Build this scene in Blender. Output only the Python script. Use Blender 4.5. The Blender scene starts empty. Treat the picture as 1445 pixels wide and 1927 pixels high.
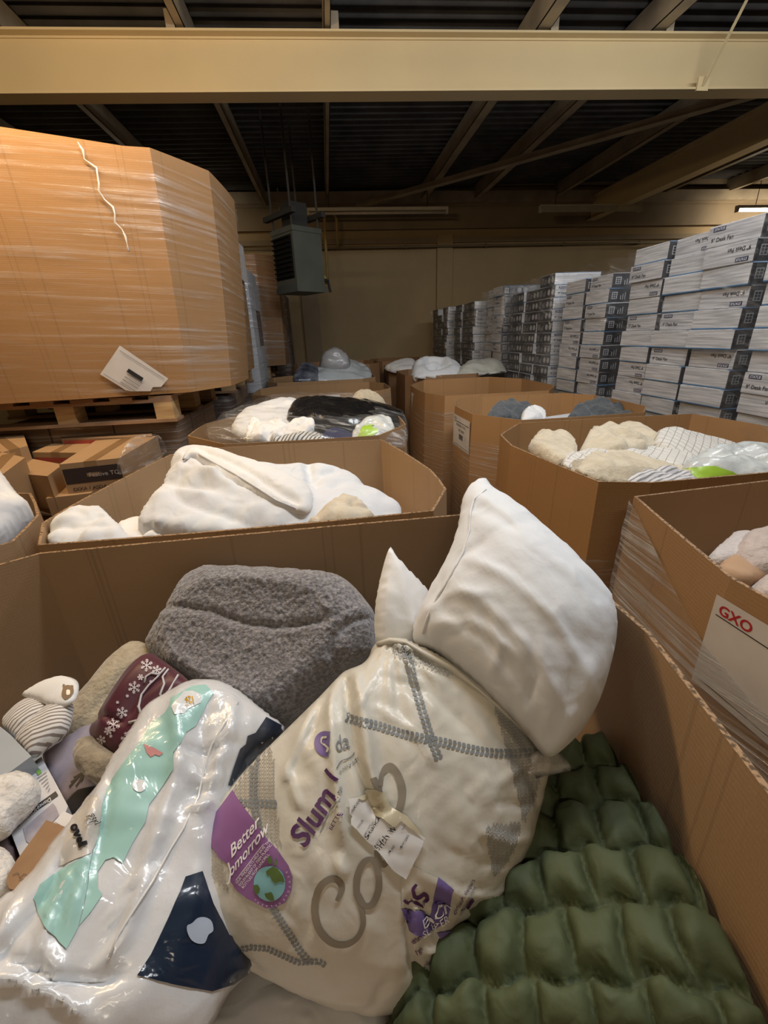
import bpy, bmesh, math, random
import numpy as np
from mathutils import Vector, Matrix
from mathutils.bvhtree import BVHTree
from mathutils.geometry import delaunay_2d_cdt

# ---------------------------------------------------------------- camera
FPX, PCX, PCY = 815.0, 722.5, 963.5
CAM = np.array([0.0, 0.0, 1.6])
def _basis(pitch=22.2, roll=2.2, vp=(616, 630)):
    th, r = math.radians(pitch), math.radians(roll)
    down = np.array([math.sin(r)*math.cos(th), math.cos(r)*math.cos(th), math.sin(th)])
    v = np.array([(vp[0]-PCX)/FPX, (vp[1]-PCY)/FPX, 1.0])
    Y = v-down*(v@down); Y /= np.linalg.norm(Y)
    Z = -down
    return np.array([np.cross(Y, Z), Y, Z])
CM = _basis()
SC = bpy.context.scene
COL = SC.collection
cd = bpy.data.cameras.new('camera'); cam = bpy.data.objects.new('camera', cd); COL.objects.link(cam)
cd.sensor_fit = 'HORIZONTAL'; cd.sensor_width = 36.0; cd.lens = 36.0*FPX/1445.0; cd.clip_start = 0.01; cd.clip_end = 60
R3 = Matrix([[CM[i][0], -CM[i][1], -CM[i][2]] for i in range(3)])
cam.matrix_world = Matrix.Translation(Vector(CAM)) @ R3.to_4x4()
SC.camera = cam

# ---------------------------------------------------------------- light and exposure
SC.view_settings.view_transform = 'Standard'; SC.view_settings.look = 'None'
SC.view_settings.gamma = 1.0; SC.view_settings.use_curve_mapping = False
SC.view_settings.exposure = 0.25
W = bpy.data.worlds.new('world'); SC.world = W; W.use_nodes = True
W.node_tree.nodes['Background'].inputs[0].default_value = (1.0, 0.93, 0.84, 1)
W.node_tree.nodes['Background'].inputs[1].default_value = 0.09
LIT = dict(lamp=24.0)
def tube_light(loc, length, power, color, rx=0.0, width=0.08):
    l = bpy.data.lights.new('tube_glow', 'AREA'); l.shape = 'RECTANGLE'; l.size = length; l.size_y = width
    l.energy = power; l.color = color
    o = bpy.data.objects.new('tube_glow', l); COL.objects.link(o); o.location = loc; o.rotation_euler = (rx, 0, 0)
    return o
WARM = (1.0, 0.86, 0.66); COOL = (0.93, 0.965, 1.0); AMBER = (1.0, 0.70, 0.38)
# light of the ceiling tubes (their fittings are built further down at the same places)
TUBES = [((0.75, 1.40, 3.50), 1.8, 48, COOL), ((-1.40, 2.05, 3.12), 1.5, 40, AMBER), ((-0.4, -1.8, 3.50), 1.8, 16, WARM),
         ((3.0, 2.2, 3.5), 1.8, 30, COOL), ((8.55, 8.3, 3.36), 2.4, 26, WARM), ((-2.75, 8.3, 3.40), 2.4, 3, WARM)]
for p_, l_, w_, c_ in TUBES:
    tube_light(p_, l_, w_*0.8, c_)                                       # the part of the glow going down
    tube_light((p_[0], p_[1]+.04, p_[2]+.03), l_, w_*0.5, c_, rx=math.pi/2)       # and the parts going out to both sides
    tube_light((p_[0], p_[1]-.04, p_[2]+.03), l_, w_*0.4, c_, rx=-math.pi/2)

# ---------------------------------------------------------------- helpers
def ray(px, py): return CM @ np.array([(px-PCX)/FPX, (py-PCY)/FPX, 1.0])
def at(px, py, t): return CAM + ray(px, py)*t
def atz(px, py, z):
    r = ray(px, py); return CAM + r*((z-CAM[2])/r[2])
def aty(px, py, y):
    r = ray(px, py); return CAM + r*(y/r[1])
def topx(P):
    c = (np.asarray(P, float)-CAM) @ CM
    return PCX+FPX*c[..., 0]/c[..., 2], PCY+FPX*c[..., 1]/c[..., 2]

MATS = {}
def nd(nt, t, **kw):
    n = nt.nodes.new(t)
    for k, v in kw.items():
        if k in n.inputs.keys(): n.inputs[k].default_value = v
        else: setattr(n, k, v)
    return n
def new_mat(name):
    m = bpy.data.materials.new(name); m.use_nodes = True; nt = m.node_tree
    b = nt.nodes['Principled BSDF']
    return m, nt, b
def mat(name, col, rough=0.6, col2=None, scale=8.0, stretch=(1, 1, 1), bump=0.0, bscale=60.0, bdist=0.002, bstretch=None, coat=0.0,
        metal=0.0, sheen=0.0, coords='Object', detail=4.0, contrast=(0.35, 0.65), spec=0.5, alpha=1.0, cbump=None, emit=0.0, sss=0.0, fold=None):
    if name in MATS: return MATS[name]
    m, nt, b = new_mat(name); L = nt.links
    b.inputs['Roughness'].default_value = rough; b.inputs['Metallic'].default_value = metal
    b.inputs['Specular IOR Level'].default_value = spec
    b.inputs['Base Color'].default_value = (*col, 1)
    tc = nd(nt, 'ShaderNodeTexCoord')
    if col2 is None: col2 = tuple(c*0.88 for c in col)
    mp = nd(nt, 'ShaderNodeMapping'); mp.inputs['Scale'].default_value = stretch; L.new(tc.outputs[coords], mp.inputs[0])
    n = nd(nt, 'ShaderNodeTexNoise', Scale=scale, Detail=detail); L.new(mp.outputs[0], n.inputs['Vector'])
    r = nd(nt, 'ShaderNodeMapRange'); r.inputs['From Min'].default_value = contrast[0]; r.inputs['From Max'].default_value = contrast[1]
    L.new(n.outputs['Fac'], r.inputs['Value'])
    mx = nd(nt, 'ShaderNodeMix', data_type='RGBA'); mx.inputs[6].default_value = (*col, 1); mx.inputs[7].default_value = (*col2, 1)
    L.new(r.outputs[0], mx.inputs[0]); L.new(mx.outputs[2], b.inputs['Base Color'])
    if bump:
        mp2 = nd(nt, 'ShaderNodeMapping'); mp2.inputs['Scale'].default_value = bstretch or (1, 1, 1); L.new(tc.outputs[coords], mp2.inputs[0])
        n2 = nd(nt, 'ShaderNodeTexNoise', Scale=bscale, Detail=5.0); L.new(mp2.outputs[0], n2.inputs['Vector'])
        bp = nd(nt, 'ShaderNodeBump', Strength=bump, Distance=bdist); L.new(n2.outputs['Fac'], bp.inputs['Height']); L.new(bp.outputs[0], b.inputs['Normal'])
        if fold:      # soft creases of worn cloth: ridged noise, two sizes
            for k_, (fs_, fd_) in enumerate(fold):
                n4 = nd(nt, 'ShaderNodeTexNoise', Scale=fs_, Detail=3.0, Distortion=0.8, noise_type='RIDGED_MULTIFRACTAL'); L.new(tc.outputs[coords], n4.inputs['Vector'])
                b4 = nd(nt, 'ShaderNodeBump', Strength=0.6, Distance=fd_); L.new(n4.outputs['Fac'], b4.inputs['Height']); L.new(bp.outputs[0], b4.inputs['Normal']); L.new(b4.outputs[0], b.inputs['Normal']); bp = b4
    if coat:
        b.inputs['Coat Weight'].default_value = coat; b.inputs['Coat Roughness'].default_value = 0.16
        if cbump:
            n3 = nd(nt, 'ShaderNodeTexNoise', Scale=cbump[0], Detail=3.0, Distortion=1.5); L.new(tc.outputs[coords], n3.inputs['Vector'])
            b3 = nd(nt, 'ShaderNodeBump', Strength=cbump[1], Distance=0.01); L.new(n3.outputs['Fac'], b3.inputs['Height']); L.new(b3.outputs[0], b.inputs['Coat Normal'])
    if sheen: b.inputs['Sheen Weight'].default_value = sheen; b.inputs['Sheen Roughness'].default_value = 0.4
    if emit: b.inputs['Emission Color'].default_value = (*col, 1); b.inputs['Emission Strength'].default_value = emit
    if sss: b.inputs['Subsurface Weight'].default_value = sss; b.inputs['Subsurface Radius'].default_value = (.02, .02, .02); b.inputs['Subsurface Scale'].default_value = 0.3
    MATS[name] = m; return m

def cardboard(name, col, fluted=0.35, creases=0.30, off=0.0, gloss=0.65):
    """corrugated board: UV in metres (u along the wall, v up), fine flutes and pressed vertical score lines"""
    if name in MATS: return MATS[name]
    m, nt, b = new_mat(name); L = nt.links
    b.inputs['Roughness'].default_value = gloss; b.inputs['Specular IOR Level'].default_value = 0.3
    uv = nd(nt, 'ShaderNodeUVMap'); sp = nd(nt, 'ShaderNodeSeparateXYZ'); L.new(uv.outputs[0], sp.inputs[0])
    def M(op, a, c=None):
        k = nd(nt, 'ShaderNodeMath', operation=op)
        for i, q in enumerate((a, c)):
            if q is None: continue
            if isinstance(q, (int, float)): k.inputs[i].default_value = q
            else: L.new(q, k.inputs[i])
        return k.outputs[0]
    n = nd(nt, 'ShaderNodeTexNoise', Scale=3.0, Detail=5.0); L.new(uv.outputs[0], n.inputs['Vector'])
    mp = nd(nt, 'ShaderNodeMapping'); mp.inputs['Scale'].default_value = (500, 60, 1); L.new(uv.outputs[0], mp.inputs[0])
    n2 = nd(nt, 'ShaderNodeTexNoise', Scale=1.0, Detail=2.0); L.new(mp.outputs[0], n2.inputs['Vector'])
    c1 = nd(nt, 'ShaderNodeMix', data_type='RGBA'); c1.inputs[6].default_value = (*[q*1.08 for q in col], 1); c1.inputs[7].default_value = (*[q*0.86 for q in col], 1)
    L.new(M('ADD', M('MULTIPLY', n.outputs['Fac'], 0.75), M('MULTIPLY', n2.outputs['Fac'], 0.3)), c1.inputs[0])
    # score lines: |fract(u/P)-0.5| small
    u = M('ADD', sp.outputs[0], off)
    lines = None
    for P_, w_, o_ in ((creases, 0.004, 0.0), (creases*1.73, 0.0025, 0.11), (creases*1.73, 0.0025, 0.135)):
        f = M('ABSOLUTE', M('SUBTRACT', M('FRACT', M('DIVIDE', M('ADD', u, o_), P_)), 0.5))
        d = M('LESS_THAN', M('MULTIPLY', f, P_), w_)
        lines = d if lines is None else M('MAXIMUM', lines, d)
    c2 = nd(nt, 'ShaderNodeMix', data_type='RGBA'); L.new(M('MULTIPLY', lines, 0.22), c2.inputs[0]); L.new(c1.outputs[2], c2.inputs[6])
    c2.inputs[7].default_value = (*[q*0.35 for q in col], 1); L.new(c2.outputs[2], b.inputs['Base Color'])
    wv = M('SINE', M('MULTIPLY', sp.outputs[1], 2*math.pi/0.0085))
    hgt = M('SUBTRACT', M('MULTIPLY', wv, 0.12*fluted), lines)
    h2 = M('ADD', hgt, M('MULTIPLY', n2.outputs['Fac'], 0.25))
    bp = nd(nt, 'ShaderNodeBump', Strength=0.5, Distance=0.0025); L.new(h2, bp.inputs['Height']); L.new(bp.outputs[0], b.inputs['Normal'])
    MATS[name] = m; return m

def wrap_mat(name='stretch_film', amount=0.30, sc=(1.5, 70, 1), rot=0.0, tint=(1, 1, 1), base=0.05, rough=0.16, lo=0.5, hi=0.72):
    """thin clear stretch film: mostly see-through, drawn out into streaks that catch the lamps"""
    if name in MATS: return MATS[name]
    m, nt, b = new_mat(name); L = nt.links; nt.nodes.remove(b); out = nt.nodes['Material Output']
    uv = nd(nt, 'ShaderNodeUVMap')
    mp0 = nd(nt, 'ShaderNodeMapping'); mp0.inputs['Rotation'].default_value = (0, 0, rot); L.new(uv.outputs[0], mp0.inputs[0])
    mp = nd(nt, 'ShaderNodeMapping'); mp.inputs['Scale'].default_value = sc; L.new(mp0.outputs[0], mp.inputs[0])
    n = nd(nt, 'ShaderNodeTexNoise', Scale=1.0, Detail=6.0, Roughness=0.65, Distortion=0.4); L.new(mp.outputs[0], n.inputs['Vector'])
    n2 = nd(nt, 'ShaderNodeTexNoise', Scale=3.5, Detail=3.0); L.new(uv.outputs[0], n2.inputs['Vector'])
    r = nd(nt, 'ShaderNodeMapRange'); r.inputs['From Min'].default_value = lo; r.inputs['From Max'].default_value = hi
    r.inputs['To Min'].default_value = base; r.inputs['To Max'].default_value = amount; L.new(n.outputs['Fac'], r.inputs['Value'])
    r2 = nd(nt, 'ShaderNodeMapRange'); r2.inputs['From Min'].default_value = 0.35; r2.inputs['From Max'].default_value = 0.7
    r2.inputs['To Min'].default_value = 0.35; r2.inputs['To Max'].default_value = 1.3; L.new(n2.outputs['Fac'], r2.inputs['Value'])
    mu = nd(nt, 'ShaderNodeMath', operation='MULTIPLY'); L.new(r.outputs[0], mu.inputs[0]); L.new(r2.outputs[0], mu.inputs[1])
    bp = nd(nt, 'ShaderNodeBump', Strength=0.9, Distance=0.006); L.new(n.outputs['Fac'], bp.inputs['Height'])
    g = nd(nt, 'ShaderNodeBsdfGlossy', Roughness=rough); g.inputs['Color'].default_value = (1, 1, 1, 1); L.new(bp.outputs[0], g.inputs['Normal'])
    d = nd(nt, 'ShaderNodeBsdfDiffuse'); d.inputs['Color'].default_value = (*[0.75*t for t in tint], 1); L.new(bp.outputs[0], d.inputs['Normal'])
    gd = nd(nt, 'ShaderNodeMixShader'); gd.inputs[0].default_value = 0.60; L.new(g.outputs[0], gd.inputs[1]); L.new(d.outputs[0], gd.inputs[2])
    tr = nd(nt, 'ShaderNodeBsdfTransparent'); tr.inputs['Color'].default_value = (*[0.97*t for t in tint], 1)
    mx = nd(nt, 'ShaderNodeMixShader'); L.new(mu.outputs[0], mx.inputs[0]); L.new(tr.outputs[0], mx.inputs[1]); L.new(gd.outputs[0], mx.inputs[2])
    L.new(mx.outputs[0], out.inputs['Surface'])
    MATS[name] = m; return m

def empty(name, loc, label=None, cat=None, group=None, kind=None):
    o = bpy.data.objects.new(name, None); COL.objects.link(o); o.location = loc; o.empty_display_size = 0.1
    tag(o, label, cat, group, kind); return o
def tag(o, label=None, cat=None, group=None, kind=None):
    if label: o['label'] = label
    if cat: o['category'] = cat
    if group: o['group'] = group
    if kind: o['kind'] = kind
    return o
def root_loc(p):
    v = Vector((0, 0, 0))
    while p is not None: v = v+p.location; p = p.parent
    return v
def mk(name, verts, faces, m, parent=None, smooth=False, uvs=None, fmat=None, loc=None):
    """one mesh object from world-space points; its origin sits at its thing's base"""
    V = np.asarray(verts, float).reshape(-1, 3)
    if parent is not None: o0 = root_loc(parent)
    elif loc is not None: o0 = Vector(loc)
    else: o0 = Vector(((V[:, 0].min()+V[:, 0].max())/2, (V[:, 1].min()+V[:, 1].max())/2, V[:, 2].min()))
    me = bpy.data.meshes.new(name); me.from_pydata((V-np.array(o0)).tolist(), [], [tuple(int(i) for i in f) for f in faces])
    for q in (m if isinstance(m, (list, tuple)) else [m]): me.materials.append(q)
    if uvs is not None:
        ul = me.uv_layers.new(name='UVMap'); U = np.asarray(uvs, float)
        vi = np.empty(len(me.loops), int); me.loops.foreach_get('vertex_index', vi)
        if len(U) == len(V): ul.data.foreach_set('uv', U[vi].astype(np.float32).ravel())
        else: ul.data.foreach_set('uv', U.astype(np.float32).ravel())
    if fmat is not None: me.polygons.foreach_set('material_index', np.asarray(fmat, np.int32))
    me.polygons.foreach_set('use_smooth', np.full(len(me.polygons), smooth))
    me.validate(); me.update()
    o = bpy.data.objects.new(name, me); COL.objects.link(o)
    if parent is not None: o.parent = parent
    else: o.location = o0
    return o
class MB:
    """gathers shapes of one part"""
    def __init__(s): s.v = []; s.f = []; s.uv = []; s.m = []; s.st = []
    def quadbox(s, c, mi=0):   # 8 corners: bottom ring then top ring
        b = len(s.v); s.st.append(b); s.v += [tuple(p) for p in c]
        F = [(0, 3, 2, 1), (4, 5, 6, 7), (0, 1, 5, 4), (1, 2, 6, 5), (2, 3, 7, 6), (3, 0, 4, 7)]
        c = [np.array(p, float) for p in c]
        for f in F:
            s.f.append(tuple(b+i for i in f)); s.m.append(mi)
            a = np.linalg.norm(c[f[1]]-c[f[0]]); h = np.linalg.norm(c[f[3]]-c[f[0]])
            s.uv += [(0, 0), (a, 0), (a, h), (0, h)]
    def box(s, x0, x1, y0, y1, z0, z1, mi=0):
        s.quadbox([(x0, y0, z0), (x1, y0, z0), (x1, y1, z0), (x0, y1, z0), (x0, y0, z1), (x1, y0, z1), (x1, y1, z1), (x0, y1, z1)], mi)
    def bar(s, a, b, w, h, up=(0, 0, 1), mi=0):
        a = Vector(a); b = Vector(b); d = (b-a).normalized(); sd = d.cross(Vector(up))
        sd = sd.normalized() if sd.length > 1e-6 else Vector((1, 0, 0)); u = sd.cross(d)
        q = lambda p, i, j: p+sd*(w/2*i)+u*(h/2*j)
        s.quadbox([q(a, -1, -1), q(a, 1, -1), q(b, 1, -1), q(b, -1, -1), q(a, -1, 1), q(a, 1, 1), q(b, 1, 1), q(b, -1, 1)], mi)
    def tube(s, pts, r, n=8, mi=0, closed=True):
        pts = [Vector(p) for p in pts]; b = len(s.v); s.st.append(b); rr = r if isinstance(r, (list, tuple)) else [r]*len(pts)
        prev = None
        for i, p in enumerate(pts):
            d = (pts[min(i+1, len(pts)-1)]-pts[max(i-1, 0)]).normalized()
            if prev is None: sd = d.orthogonal().normalized()
            else: sd = (prev-d*prev.dot(d)).normalized()
            prev = sd; u = d.cross(sd)
            for k in range(n): a = 2*math.pi*k/n; s.v.append(tuple(p+(sd*math.cos(a)+u*math.sin(a))*rr[i]))
        for i in range(len(pts)-1):
            for k in range(n):
                s.f.append((b+i*n+k, b+i*n+(k+1) % n, b+(i+1)*n+(k+1) % n, b+(i+1)*n+k)); s.m.append(mi); s.uv += [(k/n, i), ((k+1)/n, i), ((k+1)/n, i+1), (k/n, i+1)]
        if closed:
            s.f.append(tuple(b+k for k in range(n))[::-1]); s.m.append(mi); s.uv += [(0, 0)]*n
            e = b+(len(pts)-1)*n; s.f.append(tuple(e+k for k in range(n))); s.m.append(mi); s.uv += [(0, 0)]*n
    def build(s, name, m, parent=None, smooth=False, loc=None):
        return mk(name, s.v, s.f, m, parent, smooth, s.uv, s.m, loc)

def build_split(mb, name, m, parent, smooth=False):
    """every piece gathered in mb becomes a part of its own"""
    out = []; st = mb.st+[len(mb.v)]; k = 0
    for a, b in zip(st[:-1], st[1:]):
        q = MB(); q.v = mb.v[a:b]; u = 0
        for f, mi in zip(mb.f, mb.m):
            if a <= f[0] < b: q.f.append(tuple(i-a for i in f)); q.uv += mb.uv[u:u+len(f)]; q.m.append(mi)
            u += len(f)
        out.append(q.build(name, m, parent, smooth))
    return out
# numpy noise
def _h(ix, iy, s):
    n = (ix.astype(np.int64)*374761393+iy.astype(np.int64)*668265263+s*1442695041) & 0x7fffffff
    n = ((n ^ (n >> 13))*1274126177) & 0x7fffffff
    return ((n ^ (n >> 16)) & 0xffff)/65535.0
def vn(x, y, s=0):
    x = np.asarray(x, float); y = np.asarray(y, float)
    ix = np.floor(x); iy = np.floor(y); fx = x-ix; fy = y-iy; fx = fx*fx*(3-2*fx); fy = fy*fy*(3-2*fy)
    a = _h(ix, iy, s); b = _h(ix+1, iy, s); c = _h(ix, iy+1, s); d = _h(ix+1, iy+1, s)
    return (a*(1-fx)+b*fx)*(1-fy)+(c*(1-fx)+d*fx)*fy
def fbm(x, y, s=0, o=4, g=0.5):
    r = 0; a = 1.0; t = 0
    for i in range(o): r = r+a*vn(x*2**i, y*2**i, s+i*17); t += a; a *= g
    return r/t
def ridge(x, y, s=0, o=3):
    r = 0; a = 1.0; t = 0
    for i in range(o): r = r+a*(1-np.abs(2*vn(x*2**i, y*2**i, s+i*31)-1))**2; t += a; a *= 0.5
    return r/t
def rotd(x, y, deg, sx=1.0, sy=1.0):
    a = math.radians(deg); return (x*math.cos(a)+y*math.sin(a))*sx, (-x*math.sin(a)+y*math.cos(a))*sy
def seg(px, py, line, w, amp, soft=True, wend=None):
    """a raised (amp>0) or sunken fold along a polyline"""
    best = np.full(px.shape, 1e9); tt = np.zeros(px.shape); n = len(line)-1
    for i in range(n):
        ax, ay = line[i]; bx, by = line[i+1]; dx, dy = bx-ax, by-ay; L = dx*dx+dy*dy+1e-9
        t = np.clip(((px-ax)*dx+(py-ay)*dy)/L, 0, 1); d = np.hypot(px-ax-t*dx, py-ay-t*dy)
        k = d < best; best = np.where(k, d, best); tt = np.where(k, (i+t)/n, tt)
    ww = w if wend is None else w+(wend-w)*tt
    taper = np.clip(np.minimum(tt, 1-tt)*5+0.25, 0, 1) if soft else 1.0
    return amp*taper*np.exp(-(best/ww)**2)

def crum(x, y, f=9.0, seed=0, n=6, sharp=1.0):
    """crumpled film or cloth: sharp creases in many directions, each coming and going"""
    rr = random.Random(seed); w = 0; wx = fbm(x*3, y*3, seed+2)*2.2; wy = fbm(x*3, y*3, seed+9)*2.2; out = 0
    for i in range(n):
        a = rr.uniform(0, math.pi); ff = f*rr.uniform(.6, 1.8); t = (x*math.cos(a)+y*math.sin(a))*ff+wx*rr.uniform(.3, 1)+rr.random(); tr = np.abs(t-np.floor(t)-.5)*2
        m_ = np.clip(vn(x*f*.45+i*7, y*f*.45-i*3, seed+i)*2.2-.7, 0, 1); out = out+(tr**sharp-.5)*m_*(f/ff)
    return out/n*2
def billow(x, y, s=0):
    xx = x+.5*vn(x*.7, y*.7, s+3); yy = y+.5*vn(x*.7, y*.7, s+5)
    return np.abs(2*vn(xx, yy, s)-1)**.7+.4*np.abs(2*vn(xx*2.1, yy*2.1, s+7)-1)**.8
def smooth_poly(P, k=4, closed=True):
    P = np.asarray(P, float); n = len(P); out = []
    for i in range(n):
        p0, p1, p2, p3 = P[(i-1) % n], P[i], P[(i+1) % n], P[(i+2) % n]
        for j in range(k):
            t = j/k
            out.append(0.5*((2*p1)+(-p0+p2)*t+(2*p0-5*p1+4*p2-p3)*t*t+(-p0+3*p1-3*p2+p3)*t**3))
    return np.array(out)
def resample(P, s):
    P = np.asarray(P, float); Q = np.vstack([P, P[:1]]); d = np.hypot(*(Q[1:]-Q[:-1]).T); c = np.concatenate([[0], np.cumsum(d)])
    n = max(8, int(c[-1]/s)); t = np.linspace(0, c[-1], n, endpoint=False)
    return np.stack([np.interp(t, c, Q[:, 0]), np.interp(t, c, Q[:, 1])], 1)
def inside(P, x, y):
    r = np.zeros(np.shape(x), bool); n = len(P); j = n-1
    for i in range(n):
        xi, yi = P[i]; xj, yj = P[j]
        c = ((yi > y) != (yj > y)) & (x < (xj-xi)*(y-yi)/((yj-yi)+1e-12)+xi); r ^= c; j = i
    return r
class Plane:
    """a plane through three surveyed points; maps image outline <-> metres on the plane"""
    def __init__(s, anchors):
        A = [a if isinstance(a, np.ndarray) else at(*a) for a in anchors]
        s.o = A[0]; n = np.cross(A[1]-A[0], A[2]-A[0]); n /= np.linalg.norm(n)
        if n @ (CAM-s.o) < 0: n = -n
        s.n = n; u = CM[:, 0]-n*(CM[:, 0] @ n); s.u = u/np.linalg.norm(u); s.v = np.cross(n, s.u)
    def uv(s, px, py):
        D = (CM @ np.array([(px-PCX)/FPX, (py-PCY)/FPX, 1.0]))
        P = CAM+D*(((s.o-CAM) @ s.n)/(D @ s.n)); return np.array([(P-s.o) @ s.u, (P-s.o) @ s.v])
    def w(s, u, v, h=0.0):
        u = np.asarray(u)[..., None]; v = np.asarray(v)[..., None]; h = np.asarray(h)
        if h.ndim: h = h[..., None]
        return s.o+s.u*u+s.v*v+s.n*h
def cdt(B, s, extra=None, jitter=0.0):
    B = np.asarray(B); x0, y0 = B.min(0); x1, y1 = B.max(0)
    ys = np.arange(y0, y1, s*0.866); pts = []
    for k, y in enumerate(ys):
        xs = np.arange(x0+(k % 2)*s/2, x1, s); pts.append(np.stack([xs, np.full(xs.shape, y)], 1))
    G = np.vstack(pts) if pts else np.zeros((0, 2))
    G = G[inside(B, G[:, 0], G[:, 1])]
    if len(G):
        C = np.vstack([B, B[:1]]); dmin = np.full(len(G), 1e9)
        for i in range(len(B)):
            a = C[i]; d = C[i+1]-a; L = d@d+1e-12; t = np.clip(((G-a)@d)/L, 0, 1); dmin = np.minimum(dmin, np.hypot(*(G-a-t[:, None]*d).T))
        G = G[dmin > s*0.45]
    V = np.vstack([B, G]) if len(G) else B
    n = len(B)
    r = delaunay_2d_cdt([Vector(p) for p in V], [(i, (i+1) % n) for i in range(n)], [], 1, 1e-9)
    vv = np.array([tuple(p) for p in r[0]]); ff = [tuple(f) for f in r[2]]
    cen = np.array([vv[list(f)].mean(0) for f in ff]); ok = inside(B, cen[:, 0], cen[:, 1])
    return vv, [f for f, k in zip(ff, ok) if k], n
def poisson(B, N=72, it=1600):
    x0, y0 = B.min(0); x1, y1 = B.max(0); h = max(x1-x0, y1-y0)/(N-4)
    nx = int((x1-x0)/h)+5; ny = int((y1-y0)/h)+5
    gx = x0-2*h+np.arange(nx)*h; gy = y0-2*h+np.arange(ny)*h
    X, Y = np.meshgrid(gx, gy); M = inside(B, X, Y).astype(float); F = M*0.05
    for _ in range(it):
        G = np.zeros_like(F); G[1:-1, 1:-1] = 0.25*(F[:-2, 1:-1]+F[2:, 1:-1]+F[1:-1, :-2]+F[1:-1, 2:])+0.25/(N*N)*16
        F = G*M
    F /= F.max()
    def samp(x, y):
        i = np.clip((x-gx[0])/h, 0, nx-1.001); j = np.clip((y-gy[0])/h, 0, ny-1.001); a = i.astype(int); b = j.astype(int); fi = i-a; fj = j-b
        return (F[b, a]*(1-fi)+F[b, a+1]*fi)*(1-fj)+(F[b+1, a]*(1-fi)+F[b+1, a+1]*fi)*fj
    return samp
def cushion(name, outline, anchors, T, m, parent=None, Tb=None, res=0.012, p=0.5, wr=None, smooth=3, lim=1.0, N=72, back=True, uvscale=1.0, loc=None):
    """a stuffed soft body: the outline gets real thickness on both sides of its plane, plus its own folds"""
    pl = Plane(anchors); O = smooth_poly(outline, smooth) if smooth else np.asarray(outline, float)
    B = resample(np.array([pl.uv(*q) for q in O]), res)
    f = poisson(B, N); V, F, nb = cdt(B, res)
    g = np.clip(f(V[:, 0], V[:, 1]), 0, 1); g = np.minimum(g/lim, 1.0)**p; g[:nb] = 0
    base = pl.w(V[:, 0], V[:, 1]); px, py = topx(base)
    w_ = wr(px, py, V[:, 0], V[:, 1], g) if wr is not None else 0.0
    e = np.clip(g*2.2, 0, 1)
    top = pl.w(V[:, 0], V[:, 1], T*g+w_*e)
    verts = list(map(tuple, top)); faces = []
    a = V[list(F[0])]; ccw = np.cross(a[1]-a[0], a[2]-a[0]) > 0
    for t in F: faces.append(t if ccw else t[::-1])
    uv = [tuple(q*uvscale) for q in V]
    if back:
        Tb = T*0.8 if Tb is None else Tb
        bot = pl.w(V[:, 0], V[:, 1], -Tb*g); mp = {}
        for i in range(len(V)):
            if i < nb: mp[i] = i
            else: mp[i] = len(verts); verts.append(tuple(bot[i])); uv.append(tuple(V[i]*uvscale))
        for t in F:
            q = tuple(mp[i] for i in t); faces.append(q[::-1] if ccw else q)
    o = mk(name, verts, faces, m, parent, True, uv, loc=loc)
    return o
def bvh(o):
    lo = np.array(root_loc(o)); me = o.data; co = np.empty(len(me.vertices)*3); me.vertices.foreach_get('co', co); co = co.reshape(-1, 3)+lo
    return BVHTree.FromPolygons(co.tolist(), [tuple(q.vertices) for q in me.polygons])
def cast(B, px, py, off=0.0012):
    d = Vector(ray(px, py)).normalized(); h = B.ray_cast(Vector(CAM), d)
    if h[0] is None: return None
    n = h[1];  n = -n if n.dot(d) > 0 else n
    return h[0]+n*off
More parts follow.
